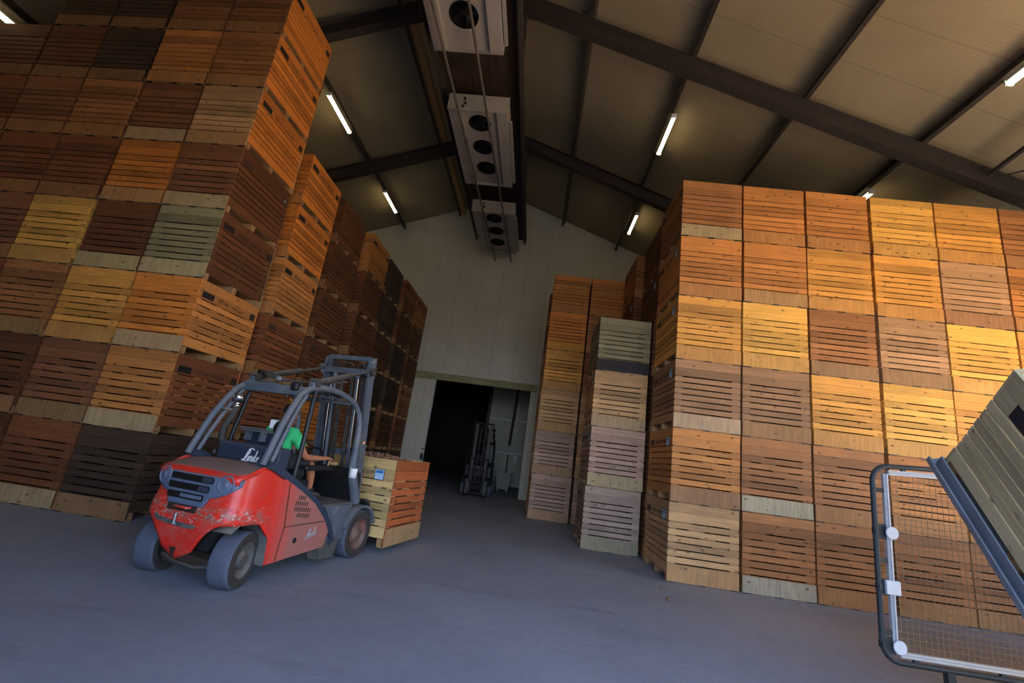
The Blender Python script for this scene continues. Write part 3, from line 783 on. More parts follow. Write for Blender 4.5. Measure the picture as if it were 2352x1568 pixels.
for xx, zz in ((3.90, 1.99), (5.0, 2.07)):
    b = MB(); b.box(xx-3.6-.02, xx-3.6+.02, -.014, .014, zz-.03, zz+.035); make('bracket', b, M['fence_tube'], f)
for xx in (3.88, 4.66, 5.3):
    b = MB(); b.box(xx-3.6-.02, xx-3.6+.02, -.014, .014, .19, .29); make('bracket', b, M['fence_tube'], f)
for xx in (4.18, 5.35):
    b = MB(); b.box(xx-3.6-.035, xx-3.6+.035, -.03, .03, .008, .19); b.box(xx-3.6-.09, xx-3.6+.09, -.14, .14, 0, .01); make('leg', b, M['fence_tube'], f)

# ------------------------------------------------------------------ fork lift truck
def lerp_tab(tab, q):
    for (a, va), (b_, vb) in zip(tab, tab[1:]):
        if q <= b_: 
            k = 0 if b_ == a else max(0, (q-a)/(b_-a)); return va+(vb-va)*k
    return tab[-1][1]
W_T = [(.15,.545),(.5,.565),(.7,.57),(.9,.56),(1.0,.55),(1.1,.54),(1.2,.52)]
R_T = [(.15,-.33),(.27,-.375),(.5,-.425),(.66,-.435),(.74,-.425),(.80,-.40),(1.0,-.385),(1.1,-.36),(1.2,-.33)]
NEX = 5.0
CURVE = [(-.35,1.08),(-.14,1.175),(0,1.146),(.25,1.03),(.486,.923),(.767,.775),(.938,.64),(1.06,.53),(1.146,.417)]
def rear_y(x, z, y0=.15):
    w = lerp_tab(W_T, z); q = min(1, abs(x)/w)
    return y0-(y0-lerp_tab(R_T, z))*(1-q**NEX)**(1/NEX)
def ribbon(b, path, x0, x1, thick):
    """strip following a path in y,z, between x0 and x1, with thickness"""
    k = len(path); outer = []; inner = []
    for i, (y, z) in enumerate(path):
        ya, za = path[max(0,i-1)]; yb, zb = path[min(k-1,i+1)]
        L = math.hypot(yb-ya, zb-za); ny, nz = -(zb-za)/L, (yb-ya)/L
        outer.append((y, z)); inner.append((y-ny*thick, z-nz*thick))
    rows = [[(x0, *o_), (x1, *o_), (x1, *i_), (x0, *i_), (x0, *o_)] for o_, i_ in zip(outer, inner)]
    b.grid(rows); b.add(rows[0][:4], [(0,1,2,3)]); b.add(rows[-1][:4], [(0,1,2,3)])
def script_strokes(scale):
    """flowing handwritten company lettering as stroke paths in (x, z)"""
    S = []
    S.append([(-.05,.02),(-.02,-.02),(.06,.0),(.16,.10),(.30,.42),(.42,.78),(.52,.94),(.62,.97),(.66,.88),(.58,.72),(.40,.40),(.28,.14),(.18,.0),(.06,-.04),(-.04,.02),(-.02,.1),(.08,.1),(.2,.02),(.38,-.02),(.56,.05)])
    S.append([(.52,.98),(.66,1.08),(.86,1.08),(1.06,.98)])
    S.append([(.62,.44),(.56,.2),(.55,.04),(.62,.0),(.72,.08)]); S.append([(.70,.64),(.71,.66)])
    S.append([(.78,.44),(.72,.2),(.68,.0)]); S.append([(.71,.16),(.80,.36),(.92,.45),(.97,.38),(.93,.18),(.91,.04),(.97,.0),(1.06,.08)])
    S.append([(1.42,.96),(1.34,.6),(1.27,.25),(1.26,.04),(1.33,.0),(1.4,.06)]); S.append([(1.33,.36),(1.25,.45),(1.14,.36),(1.09,.18),(1.13,.02),(1.22,.04),(1.30,.2)])
    S.append([(1.48,.2),(1.58,.24),(1.68,.34),(1.66,.44),(1.57,.42),(1.49,.26),(1.5,.06),(1.58,.0),(1.7,.06),(1.8,.16)])
    return [[((x-.85)*scale, z*scale-.4*scale) for x, z in s] for s in S]
def wheel(parent, name_t, c, r, w, outs, steer=0, rim=None, tyre_mat=None):
    e = parent
    b = MB(); b.smooth = True
    hw = w/2
    b.lathe([(r-.014,-hw+.004),(r-.004,-hw+.016),(r,-hw+.04),(r,hw-.04),(r-.004,hw-.016),(r-.014,hw-.004)], (0,0,0), (1,0,0), 56)
    b.cur = 1
    for q in (-1, 1): b.lathe([(r-.014,q*(hw-.004)),(r-.03,q*(hw+.001)),(r*.80,q*(hw+.006)),(r*.66,q*(hw+.002)),(r*.62,q*(hw-.012)),(r*.61,q*(hw-.09))], (0,0,0), (1,0,0), 56)
    for q in (-1, 1): b.lathe([(r*.86,q*(hw+.005)),(r*.85,q*(hw+.009)),(r*.83,q*(hw+.006))], (0,0,0), (1,0,0), 56)
    t_ = make(name_t, b, [tyre_mat or M['rubber'], M['sidewall']], parent, loc=c, rot=(0,0,steer))
    b = MB(); b.smooth = True
    o_ = outs
    b.lathe([(r*.63, o_*(hw-.004)),(r*.58, o_*(hw-.008)),(r*.54,o_*(hw-.05)),(r*.30,o_*(hw-.055)),(r*.28,o_*(hw-.02)),(r*.14,o_*(hw-.012)),(0,o_*(hw-.012))], (0,0,0), (1,0,0), 40)
    b.lathe([(r*.63, -o_*(hw-.004)),(r*.5,-o_*(hw-.06)),(0,-o_*(hw-.06))], (0,0,0), (1,0,0), 32)
    b.smooth = False
    for k in range(6):
        a = 2*PI*k/6; p = V((o_*(hw-.055), r*.42*math.cos(a), r*.42*math.sin(a)))
        b.cyl(p, p+V((o_*.03,0,0)), .014, 6)
    make('rim', b, rim or M['rim'], t_)
    return t_

def fork_lift(loc, rz, label, paint, lettered, tilt=True, truckrubber=None, front_off=0, load_z=.165, name='forklift_truck'):
    e = empty(name, loc, label, 'forklift', None, rz)
    # --- counterweight shell with open wheel arches
    b = MB(); b.smooth = True; cols = []
    pts = []
    for k in range(61):
        a = PI*k/60; cs, sn = math.cos(a), math.sin(a)
        pts.append(('r', (1 if cs >= 0 else -1)*abs(cs)**(2/NEX), abs(sn)**(2/NEX)))
    side = [.42,.36,.30,.25,.21,.18]
    per = [(1, y, None) for y in side]+pts+[(-1, y, None) for y in side[::-1]]
    def zbot(x, y):
        ax = abs(x)
        if y > .02: return lerp_tab([(.02,.605),(.09,.57),(.14,.50),(.165,.40),(.18,.19),(.6,.21)], y)
        if y > -.30: return .615+.03*math.sin(PI*(y+.3)/.32)*.3
        s_ = max(0, min(1, (ax-.13)/.36)); return .25+.37*math.sin(s_*PI/2)**.9
    grid_in = []
    for p in per:
        def pos(z):
            w = lerp_tab(W_T, z)
            if p[0] == 'r': return (w*p[1], .15-(.15-lerp_tab(R_T, z))*p[2], z)
            return (w*p[0], p[1], z)
        x5, y5, _ = pos(.55); zb = zbot(x5, y5); zt = lerp_tab(CURVE, pos(1.0)[1])
        if pos(1.0)[1] < -.2: zt = lerp_tab([(-.45,1.068),(-.3,1.09),(-.2,1.15)], pos(1.0)[1])
        cols.append([pos(zb+(zt-zb)*(i/16)) for i in range(17)])
    b.grid(cols)
    o = make('counterweight', b, paint, e)
    sm = o.modifiers.new('thick', 'SOLIDIFY'); sm.thickness = .035; sm.offset = -1
    for sx in (-1, 1):
        b = MB(); b.smooth = True
        ribbon(b, [(-.34,.55),(-.25,.625),(-.12,.645),(.0,.612),(.085,.565),(.135,.49),(.158,.39),(.165,.28),(.165,.19)], sx*.24, sx*.548, -.012)
        make('arch_liner', b, M['floorplate'] if lettered else M['dark_or_shaded'], e)
    # --- bonnet
    b = MB(); b.smooth = True; rows = []
    for i in range(11):
        v = i/10; y = -.395+v*.40
        z0 = lerp_tab([(-.40,1.055),(-.385,1.085),(-.34,1.105),(-.1,1.175),(.01,1.19)], y)
        w = lerp_tab([(-.40,.505),(-.36,.53),(-.28,.54),(.01,.52)], y); row = []
        for j in range(17):
            u_ = -1+j/8; row.append((u_*w, y+(.025*abs(u_)**8)*(1-v), z0-.03*abs(u_)**3.5))
        rows.append(row)
    lip = [(x, y+.002, z-.045) for x, y, z in rows[0]]
    b.grid([lip]+rows)
    o = make('bonnet', b, paint, e); sm = o.modifiers.new('thick', 'SOLIDIFY'); sm.thickness = .02; sm.offset = -1
    # --- grille insert
    b = MB(); b.smooth = True; rows = []
    zlow = [(0,.755),(.22,.755),(.25,.84),(.34,.862),(.43,.90),(.50,.965),(.535,1.03)]
    for i in range(8):
        rows.append([(x, rear_y(x, z)-.024, z) for x in [-.505+1.01*j/48 for j in range(49)] for z in [lerp_tab(zlow, abs(x))+(1.045-lerp_tab(zlow, abs(x)))*i/7]])
    b.grid(rows)
    g = make('grille_panel', b, M['grille'] if lettered else M['dark_or_shaded'], e); sm = g.modifiers.new('thick', 'SOLIDIFY'); sm.thickness = .02
    for z, x0, x1 in ((1.0,-.27,.26),(.915,-.27,.24),(.83,-.25,.20)):
        b = MB(); rows = []
        for dz in (-.030,-.020,.020,.030):
            ins = .014 if abs(dz) > .02 else 0
            rows.append([(x, rear_y(x, z)-.0355, z+dz) for x in [x0+ins+(x1-x0-2*ins)*j/12 for j in range(13)]])
        b.grid(rows); sl = make('slot_shade', b, M['fan_dark'], g)  # dark sheets on the grille stand in for the shade inside its slots
        if z > .9 and lettered:
            b = MB()
            for k in range(4):
                zz = z-.016+k*.011; b.bar((x1-.13, rear_y(x1-.13, z)-.038, zz), (x1-.015, rear_y(x1-.015, z)-.038, zz), .004, .004)
            make('slot_vane', b, M['grille'], g)
    b = MB(); b.box(-.08,.18,-.444,-.41,.815,.848,.006); make('slot_bar', b, M['grille'], g)
    for sx in (-1, 1):
        x = sx*.385; y = rear_y(x, .985)-.016; nx = V((sx*.16, -1, .05)).normalized()
        b = MB(); b.smooth = True; b.lathe([(.088,-.01),(.088,.014),(.074,.016),(.070,.004)], (x, y, .985), nx, 28); lm = make('rear_lamp', b, M['grille'], e)
        b = MB(); b.smooth = True; b.lathe([(.071,.004),(.06,.010),(.03,.013),(0,.014)], (x, y, .985), nx, 28); b.lathe([(.028,.014),(.024,.020),(0,.021)], (x,y,.985), nx, 18); make('lamp_lens', b, M['lens'] if not lettered else M['grille'], lm)
    # towing pocket, handle, pin, bumper lip
    b = MB(); b.box(-.19,.16,-.442,-.42,.69,.755,.006); make('tow_pocket', b, M['duct'], e)  # dark block stands in for the shade inside the pocket
    b = MB(); b.tube([(-.07,-.445,.735),(-.07,-.475,.735),(.10,-.475,.735),(.10,-.445,.735)], .012, 8); make('tow_handle', b, M['red'], e)
    b = MB(); b.cyl((-.03,-.462,.575),(-.03,-.462,.67),.012,10); b.box(-.05,-.01,-.462,-.43,.565,.585); make('tow_pin', b, M['galv'], e)
    b = MB()
    ribz = [(-.30,.62),(-.26,.595),(-.15,.585),(.02,.575),(.14,.572),(.20,.58)]
    for (xa, za), (xb, zb) in zip(ribz, ribz[1:]): b.bar((xa, rear_y(xa, za)-.006, za), (xb, rear_y(xb, zb)-.006, zb), .03, .035)
    make('bumper_lip', b, M['floorplate'], e)
    b = MB(); b.prism([(-.06,-.378,.36),(.01,-.378,.36),(-.02,-.372,.27)], (0,0,0), (0,-.03,0)); make('dent_shade', b, M['duct'], e)  # dark wedge stands in for the shade in a dent
    # --- engine side panels
    for sx in (-1, 1):
        poly = [(.185,.205),(1.10,.25)]+[(y, z) for y, z in CURVE[::-1] if y > .2]+[(.185,lerp_tab(CURVE,.185))]
        b = MB(); b.prism([(sx*.545, y, z) for y, z in poly], (0,0,0), (sx*.028,0,0)); sp_ = make('side_panel', b, paint, e)
        b = MB(); b.bar((sx*.5735,.262,1.02),(sx*.5735,.33,.555),.006,.008); b.bar((sx*.5735,.33,.555),(sx*.5735,1.03,.555),.006,.008); b.bar((sx*.5735,.33,.555),(sx*.5735,.30,.22),.006,.008); make('panel_seam', b, M['ink'], sp_)
        b = MB()
        for r_ in range(4):
            for c_ in range(9):
                y = .43+c_*.032; z = .86-r_*.062-c_*.004
                off = abs((c_-4)/4.0); 
                if (r_ == 0 and c_ > 4) or (r_ == 0 and c_ < 1) or (r_ == 3 and c_ < 0) or (r_ == 1 and c_ > 6) or (r_ == 3 and c_ < 2): continue
                b.bar((sx*.5735, y, z-.022), (sx*.5735, y+.012, z+.022), .004, .011, (0,1,0))
        make('vent_slot', b, M['ink'], sp_)
        b = MB(); b.lathe([(0,.006),(.027,.006),(.03,0)], (sx*.573,.548,.393), (sx,0,0), 20); make('fuel_cap', b, M['black'], sp_)
        if lettered:
            b = MB()
            for st in script_strokes(.105):
                b.tube([(sx*.574, (.815+px if sx > 0 else .815-px), .44+pz+px*.16) for px, pz in st], .0042, 6)
            make('lettering', b, M['galv'], sp_)
        # dark edge trim sweeping down to the step
        b = MB(); b.smooth = False
        ribbon(b, [(-.05,1.235),(.10,1.175),(.25,1.105),(.45,1.01),(.62,.925),(.77,.84),(.92,.735),(1.06,.62),(1.18,.50),(1.27,.38),(1.30,.30),(1.22,.235)], sx*.36, sx*.572, .075)
        make('edge_trim', b, M['navy'] if lettered else M['dark_or_shaded'], e)
        # step, lower sill and front fender
        b = MB(); b.prism([(sx*.40,1.02,.30),(sx*.40,1.08,.10),(sx*.40,1.36,.10),(sx*.40,1.40,.30)], (0,0,0), (sx*.17,0,0)); make('step', b, M['floorplate'], e)
        b = MB(); b.prism([(sx*.30,1.18,.30),(sx*.30,1.52,.28),(sx*.30,1.50,.55),(sx*.30,1.62,.70),(sx*.30,1.02,.72),(sx*.30,1.14,.58)], (0,0,0), (sx*.24,0,0)); make('sill', b, M['frame'] if lettered else M['dark_or_shaded'], e)
        b = MB(); arc = [(1.85-.375*math.cos(a), .31+.375*math.sin(a)) for a in [PI*(.10+.80*i/14) for i in range(15)]]
        ribbon(b, arc, sx*.34, sx*.59, .03); make('front_fender', b, M['frame'] if lettered else M['dark_or_shaded'], e)
    # --- chassis, floor, seat deck, dash
    b = MB(); b.box(-.30,.30,.22,1.5,.22,.72); b.box(-.50,.50,.20,.60,.66,.86); b.box(-.44,.44,.1,.75,.86,1.02,.02); b.box(-.40,.40,-.2,.2,.70,1.05); b.box(-.24,.24,-.25,.25,.34,.70)
    make('chassis', b, M['dark_or_shaded'], e)
    b = MB(); b.box(-.53,.53,.78,1.72,.70,.735,.008); make('floor_plate', b, M['floorplate'], e)
    b = MB(); b.prism([(-.46,1.66,.73),(-.46,1.86,.73),(-.46,1.80,1.10),(-.46,1.60,1.16),(-.46,1.52,1.06)], (0,0,0), (.92,0,0)); make('dashboard', b, M['black'], e)
    b = MB(); b.tube([(-.05,1.55,1.05),(-.05,1.32,1.24)], .03, 10); col_ = make('steering_column', b, M['black'], e)
    b = MB(); cc = V((-.05,1.30,1.255)); ax = V((0,-.77,.64)); uu = V((1,0,0)); ww = ax.cross(uu)
    ring = [cc+(uu*math.cos(2*PI*i/28)+ww*math.sin(2*PI*i/28))*.155 for i in range(29)]
    b.tube(ring, .013, 8, False); b.bar(cc-uu*.15, cc+uu*.15, .03, .012, ax); b.cyl(cc, cc-ax*.03, .04, 16); make('steering_wheel', b, M['black'], e)
    b = MB(); b.box(-.23,.23,.42,.92,1.02,1.11,.04); b.box(-.24,-.16,.42,.88,1.06,1.14,.03); b.box(.16,.24,.42,.88,1.06,1.14,.03); seat = make('seat', b, M['navy'], e)
    b = MB(); b.bar((0,.46,1.06),(0,.34,1.50),.44,.09,(0,1,.2)); make('seat_backrest', b, M['navy'], e)
    b = MB(); b.box(.27,.38,.72,1.26,1.12,1.18,.02); b.box(.28,.36,.55,.70,.98,1.14); arm = make('armrest_console', b, M['black'], e)
    b = MB(); b.cyl((.32,1.2,1.17),(.32,1.22,1.25),.012,8); b.box(.28,.36,1.26,1.36,1.19,1.235,.012); make('control_lever', b, M['traywood'], arm)
    # shroud behind the seat with lettering
    b = MB(); b.box(-.36,.47,.10,.30,1.13,1.365,.03); sh_ = make('rear_shroud', b, M['navy'], e)
    if lettered:
        b = MB()
        for st in script_strokes(.125):
            b.tube([(.125+px, .098, 1.235+pz) for px, pz in st], .0075, 6)
        make('lettering', b, M['white'], sh_)
    b = MB(); b.box(-.17,.13,.16,.32,1.50,1.52,.006); b.box(-.19,.15,.14,.34,1.525,1.54,.006)
    for x in (-.12,.08): b.box(x-.015,x+.015,.2,.28,1.40,1.50)
    make('document_tray', b, M['frame'] if lettered else M['dark_or_shaded'], e)
    # --- overhead guard
    fm = M['frame'] if lettered else M['dark_or_shaded']
    for sx in (-1, 1):
        b = MB()
        path = [(.500,-.12,1.19),(.495,-.05,1.40),(.485,.03,1.62),(.47,.13,1.82),(.455,.23,1.97),(.45,.36,2.06),(.45,.52,2.105),(.455,.72,2.12),(.465,.92,2.105),(.475,1.10,2.07),(.49,1.26,2.01),(.50,1.37,1.91),(.505,1.43,1.78),(.505,1.46,1.62),(.505,1.47,1.42),(.505,1.47,1.24),(.51,1.53,1.05),(.52,1.62,.88),(.525,1.69,.73)]
        b.tube([(sx*x, y, z) for x, y, z in path], .045, 12, True, [.036]*12+[.038,.042,.048,.055,.062,.066,.066])
        make('guard_pillar', b, fm, e)
        b = MB(); b.tube([(sx*.50,-.02,1.19),(sx*.49,.06,1.42),(sx*.475,.15,1.64),(sx*.46,.25,1.85),(sx*.45,.34,1.99)], .026, 10); make('guard_strut', b, fm, e)
        b = MB(); b.tube([(sx*.52,.36,1.06),(sx*.505,.40,1.5),(sx*.475,.44,1.9),(sx*.46,.47,2.06)], .026, 10); make('door_post', b, M['black'] if lettered else M['dark_or_shaded'], e)
    b = MB(); b.box(-.46,.46,.29,.35,1.965,2.075,.015); make('rear_crossbar', b, fm, e)
    b = MB(); b.box(-.47,.47,1.18,1.26,1.985,2.035,.012); make('front_crossbar', b, fm, e)
    for k in range(5):
        x = -.32+k*.16; b = MB(); b.tube([(x,.33,2.03),(x,.6,2.085),(x,.9,2.08),(x,1.2,2.02)], .016, 8); make('roof_bar', b, fm, e)
    b = MB(); b.box(-.42,.42,.78,1.20,2.072,2.082); make('roof_panel', b, M['black'], e)
    # tilt cylinders on the guard
    for sx in (-1, 1):
        a_, c_ = V((sx*.44,.44,2.15)), V((sx*.39,1.60,2.525)); d_ = c_-a_
        b = MB(); b.tube([a_, a_+d_*.55], .038, 12); b.tube([a_+d_*.55, a_+d_*.6], .045, 12); b.lathe([(0,-.05),(.055,-.05),(.055,.05),(0,.05)], a_, (1,0,0), 16); cy_ = make('tilt_cylinder', b, M['hose'] if lettered else M['dark_or_shaded'], e)
        b = MB(); b.tube([a_+d_*.6, c_], .019, 10); b.lathe([(0,-.05),(.06,-.05),(.06,.05),(0,.05)], c_+V((sx*.02,0,0)), (1,0,0), 18); make('cylinder_rod', b, M['hose'] if lettered else M['dark_or_shaded'], cy_)
        b = MB(); b.box(sx*.44-.04, sx*.44+.04,.38,.5,2.06,2.15,.01); make('cylinder_mount', b, fm, e)
    if lettered:
        for k in range(4):
            b = MB(); o_ = k*.022
            b.tube([(-.40,.52+o_,2.19),(-.33,.42-o_,2.20+o_*.5),(-.15,.35+o_*.4,2.15+o_),(.02,.36,2.125+o_*.5),(.14,.37+o_*.5,2.14),(.24,.34+o_*.3,2.10-o_),(.33,.30,2.0-o_*2)], .009, 7)
            make('hydraulic_hose', b, M['hose'], e)
        b = MB(); b.tube([(0.02,.36,2.14),(.2,.5,2.15),(.34,.8,2.2),(.4,1.1,2.28)], .012, 7); make('hydraulic_hose', b, M['hose'], e)
        b = MB(); b.box(-.03,.03,.32,.40,2.12,2.17,.008); make('hose_clamp', b, M['galv'], e)
        b = MB(); b.box(.27,.36,.24,.33,2.02,2.11,.02); make('warning_beacon', b, M['black'], e)
        # exhaust
        b = MB(); b.tube([(-.40,.26,1.20),(-.41,.23,1.28),(-.45,.20,1.40),(-.45,.20,1.52),(-.41,.22,1.64),(-.40,.24,1.74)], .038, 12); ex = make('exhaust_pipe', b, M['hose'], e)
        b = MB(); b.smooth = True; b.lathe([(0,-.05),(.066,-.05),(.068,.045),(.06,.05),(0,.05)], (-.40,.24,1.855), (0,0,1), 24); make('exhaust_cap', b, M['chrome'], ex)
        b = MB(); b.smooth = True; b.lathe([(.036,.0),(.042,.01),(.042,.03),(.032,.04),(.04,.06)], (-.40,.24,1.745), (0,0,1), 20); make('exhaust_collar', b, M['chrome'], ex)
        b = MB(); b.box(-.52,-.40,.08,.22,1.70,1.725); make('exhaust_bracket', b, fm, ex)
        # rear work lights on the right pillar
        b = MB(); b.smooth = True; b.lathe([(0,-.04),(.06,-.04),(.072,.02),(.06,.035),(0,.035)], (.42,.08,1.575), (-.1,-1,0), 24); make('work_lamp', b, M['black'], e)
        b = MB(); b.box(.27,.355,.08,.14,1.555,1.665,.012); wl = make('work_lamp', b, M['galv'], e)
        b = MB(); b.box(.28,.345,.075,.082,1.565,1.655,.003); make('lamp_lens', b, M['white'], wl)
        b = MB(); b.box(.33,.46,.09,.11,1.6,1.62); make('lamp_bracket', b, M['black'], e)
        b = MB(); b.smooth = True; b.lathe([(0,0),(.048,0),(.052,.12),(.046,.125),(.044,.02)], (.575,1.42,1.06), (0,0,1), 24); make('paper_roll_holder', b, M['white'], e)
        b = MB(); b.box(.50,.54,1.42,1.46,1.17,1.22); make('holder_clip', b, M['galv'], e)
    # --- axles and underside
    b = MB(); b.box(-.36,.36,-.06,.06,.27,.37,.02); b.cyl((-.18,-.10,.26),(.22,-.10,.26),.035,12); ax_ = make('steer_axle', b, M['duct'] if lettered else M['dark_or_shaded'], e)
    b = MB(); b.cyl((-.30,-.10,.26),(-.18,-.10,.26),.018,10); b.cyl((.22,-.10,.26),(.34,-.10,.26),.018,10); make('axle_rod', b, M['chrome'], ax_)
    b = MB(); b.tube([(-.40,-.15,.20),(-.2,-.2,.17),(.1,-.22,.16),(.40,-.15,.2)], .022, 8); make('track_rod', b, M['hose'], ax_)
    b = MB(); b.prism([(-.17,.10,.25),(.17,.10,.25),(.24,.10,.70),(-.24,.10,.70)], (0,0,0), (0,.05,0)); make('arch_plate', b, paint, e)
    b = MB(); b.box(-.38,.38,1.78,1.92,.22,.40,.02); make('drive_axle', b, M['dark_or_shaded'], e)
    for sx in (-1, 1):
        wheel(e, 'rear_wheel', (.385 if sx > 0 else -.56, -.05, .268), .268, .215, sx, math.radians(15), M['rim'] if not lettered else M['floorplate'])
        wheel(e, 'front_wheel', (sx*.465, 1.85, .31), .31, .22, sx)
    # --- mast
    def my(z): return 2.05-.155*z if tilt else 2.02
    def mp(x, z, dy=0): return V((x, my(z)+dy, z))
    for sx in (-1, 1):
        b = MB(); b.bar(mp(sx*.335,.10), mp(sx*.335,2.70), .085, .018, (1,0,0)); b.bar(mp(sx*.375,.10), mp(sx*.375,2.70), .02, .15, (0,1,0)); b.bar(mp(sx*.335,.10,.075), mp(sx*.335,2.60,.075), .085, .018, (1,0,0))
        make('outer_mast_channel', b, M['frame'] if lettered else M['dark_or_shaded'], e)
        b = MB(); b.bar(mp(sx*.255,.14,.04), mp(sx*.255,2.66,.04), .10, .06, (0,1,0)); make('inner_mast_channel', b, M['steel_dark'], e)
        b = MB(); b.tube([mp(sx*.19,.2,-.05), mp(sx*.19,2.45,-.05)], .026, 12); b.tube([mp(sx*.19,2.42,-.05), mp(sx*.19,2.50,-.05)], .04, 12); ly = make('lift_cylinder', b, M['frame'] if lettered else M['dark_or_shaded'], e)
        b = MB(); b.tube([mp(sx*.225,.3,-.08), mp(sx*.225,2.4,-.08)], .010, 8); make('lift_rod', b, M['chrome'], ly)
        b = MB(); b.prism([mp(sx*.38,2.44,-.10), mp(sx*.38,2.44,.07), mp(sx*.38,2.755,.08), mp(sx*.38,2.72,-.01)], (0,0,0), (sx*.02,0,0)); b.box(sx*.36,sx*.41,my(2.5)-.12,my(2.5)-.02,2.46,2.58); make('mast_cheek', b, M['frame'] if lettered else M['dark_or_shaded'], e)
        b = MB(); b.tube([mp(sx*.10,.4,-.02), mp(sx*.10,2.50,-.02)], .014, 8); b.tube([mp(sx*.07,.4,-.02), mp(sx*.07,2.45,-.02)], .012, 8); make('mast_hose', b, M['hose'], e)
    for z, dy in ((2.715,.02),(2.51,-.06),(.32,.0),(1.35,.09)):
        b = MB(); b.bar(mp(-.36,z,dy), mp(.36,z,dy), .05, .085 if z < 2.7 else .065, (0,0,1)); make('mast_crossbar', b, M['frame'] if lettered else M['dark_or_shaded'], e)
    b = MB(); b.tube([mp(-.2,2.57,-.03), mp(-.18,2.63,-.03), mp(.05,2.63,-.03), mp(.1,2.58,-.03)], .012, 8); b.tube([mp(.16,2.57,-.03), mp(.18,2.62,-.03), mp(.26,2.62,-.03), mp(.28,2.58,-.03)], .012, 8); make('pipe_loop', b, M['hose'], e)
    if lettered:
        b = MB(); b.lathe([(0,0),(.022,0),(.02,.01),(0,.01)], mp(.40,1.52,-.02), (1,-.4,0), 14); make('side_reflector', b, simple('amber_reflector', (255,150,90), .3), e)
        b = MB()
        for st in script_strokes(.05): b.tube([(.402, my(2.68)-.02+px*.9, 2.68+pz+px*.2) for px, pz in st], .0025, 5)
        make('lettering', b, M['galv'], e)
    # carriage, load guard and forks
    cz = load_z
    b = MB(); b.box(-.46,.46,2.16,2.20,cz+.02,cz+.12); b.box(-.46,.46,2.16,2.20,cz+.42,cz+.52); 
    for x in (-.44,-.2,.2,.44): b.box(x-.03,x+.03,2.12,2.17,cz+.02,cz+.52)
    ca = make('fork_carriage', b, M['dark_or_shaded'], e)
    b = MB()
    for x in (-.24,-.12,0,.12,.24): b.box(x-.012,x+.012,2.15,2.18,cz+.5,cz+.92)
    b.box(-.26,.26,2.145,2.185,cz+.90,cz+.94); make('load_guard', b, M['dark_or_shaded'], ca)
    for sx in (-1, 1):
        b = MB(); b.box(sx*.34-.06, sx*.34+.06, 2.20, 2.245, cz, cz+.55, .006)
        b.prism([(sx*.34-.06,2.20,cz),(sx*.34-.06,3.38,cz+.025),(sx*.34-.06,3.38,cz+.04),(sx*.34-.06,2.20,cz+.04)], (0,0,0), (.12,0,0)); make('fork', b, M['steel_dark'], ca)
    return e
TH = math.radians(12); FO = V((-3.172, 4.93, 0))
truck = fork_lift(FO, -TH, 'dusty red forklift with grey overhead guard carrying a crate of potatoes', M['red'], True)
fork_lift(V((-2.05, 19.9, 0)), PI+math.radians(4), 'dark forklift parked inside the doorway with its forks towards us', M['dark_or_shaded'], False, tilt=False, load_z=.05)  # all parts near-black, the doorway's shade put into the colour

# --- the crate on the forks
RZ_ = Matrix.Rotation(-TH, 4, 'Z')
def world(p): return FO+RZ_ @ V(p)
cz0 = .0865
lc = crate(world((0, 2.285+CW/2, cz0)), -TH-PI/2, 'tds', 'pale and orange crate of potatoes carried on the red forklift', None, see=(1, 0), card=True, name='potato_crate', both=True)
for ch in lc.children:
    if ch.name.startswith('slatted_panel'): ch.color = (*lin((196,104,50)), 1)
    if ch.name.startswith('fork_panel'): ch.color = (*lin((226,190,124)), 1)
    if ch.name.startswith('skirt_board'): ch.color = (*lin((190,150,104)), 1)
# potatoes: soil bed and individual tubers
pr = random.Random(3)
b = MB(); b.smooth = True; rows = []
N = 18
hh = lambda u_, v_: 1.12+.10*(1-u_*u_)*(1-v_*v_)*1.2+.015*math.sin(9*u_)*math.cos(8*v_)
for i in range(N+1):
    rows.append([((-1+2*i/N)*(CW/2-.045), (-1+2*j/N)*(CD/2-.045), hh(-1+2*i/N, -1+2*j/N)) for j in range(N+1)])
b.grid(rows); low = [[(x, y, .15) for x, y, z in r] for r in rows]
edge = [r[0] for r in rows]; 
b.grid([[p, (p[0], p[1], .15)] for p in rows[0]]); b.grid([[p, (p[0], p[1], .15)] for p in rows[-1]]); b.grid([[p, (p[0], p[1], .15)] for p in [r[0] for r in rows]]); b.grid([[p, (p[0], p[1], .15)] for p in [r[-1] for r in rows]])
o = make('potato_heap', b, M['soil'], loc=lc.location, rot=lc.rotation_euler); o['kind'] = 'stuff'; tag(o, 'brown heap of soil and potatoes filling the carried crate', 'potatoes')
pots = []
for k in range(5):
    bm = bmesh.new(); bmesh.ops.create_icosphere(bm, subdivisions=2, radius=1)
    s_ = (pr.uniform(.038,.05), pr.uniform(.032,.042), pr.uniform(.028,.036)); ph = pr.uniform(0, 6)
    for v in bm.verts:
        q = 1+.08*math.sin(v.co.x*3+ph)+.06*math.cos(v.co.y*4+ph)
        v.co = V((v.co.x*s_[0], v.co.y*s_[1], v.co.z*s_[2]))*q
    b = MB(); b.smooth = True; b.bm(bm); pots.append(b.mesh('potato', [M['potato']]))
RL = Matrix.Rotation(-TH-PI/2, 4, 'Z'); cnt = 0
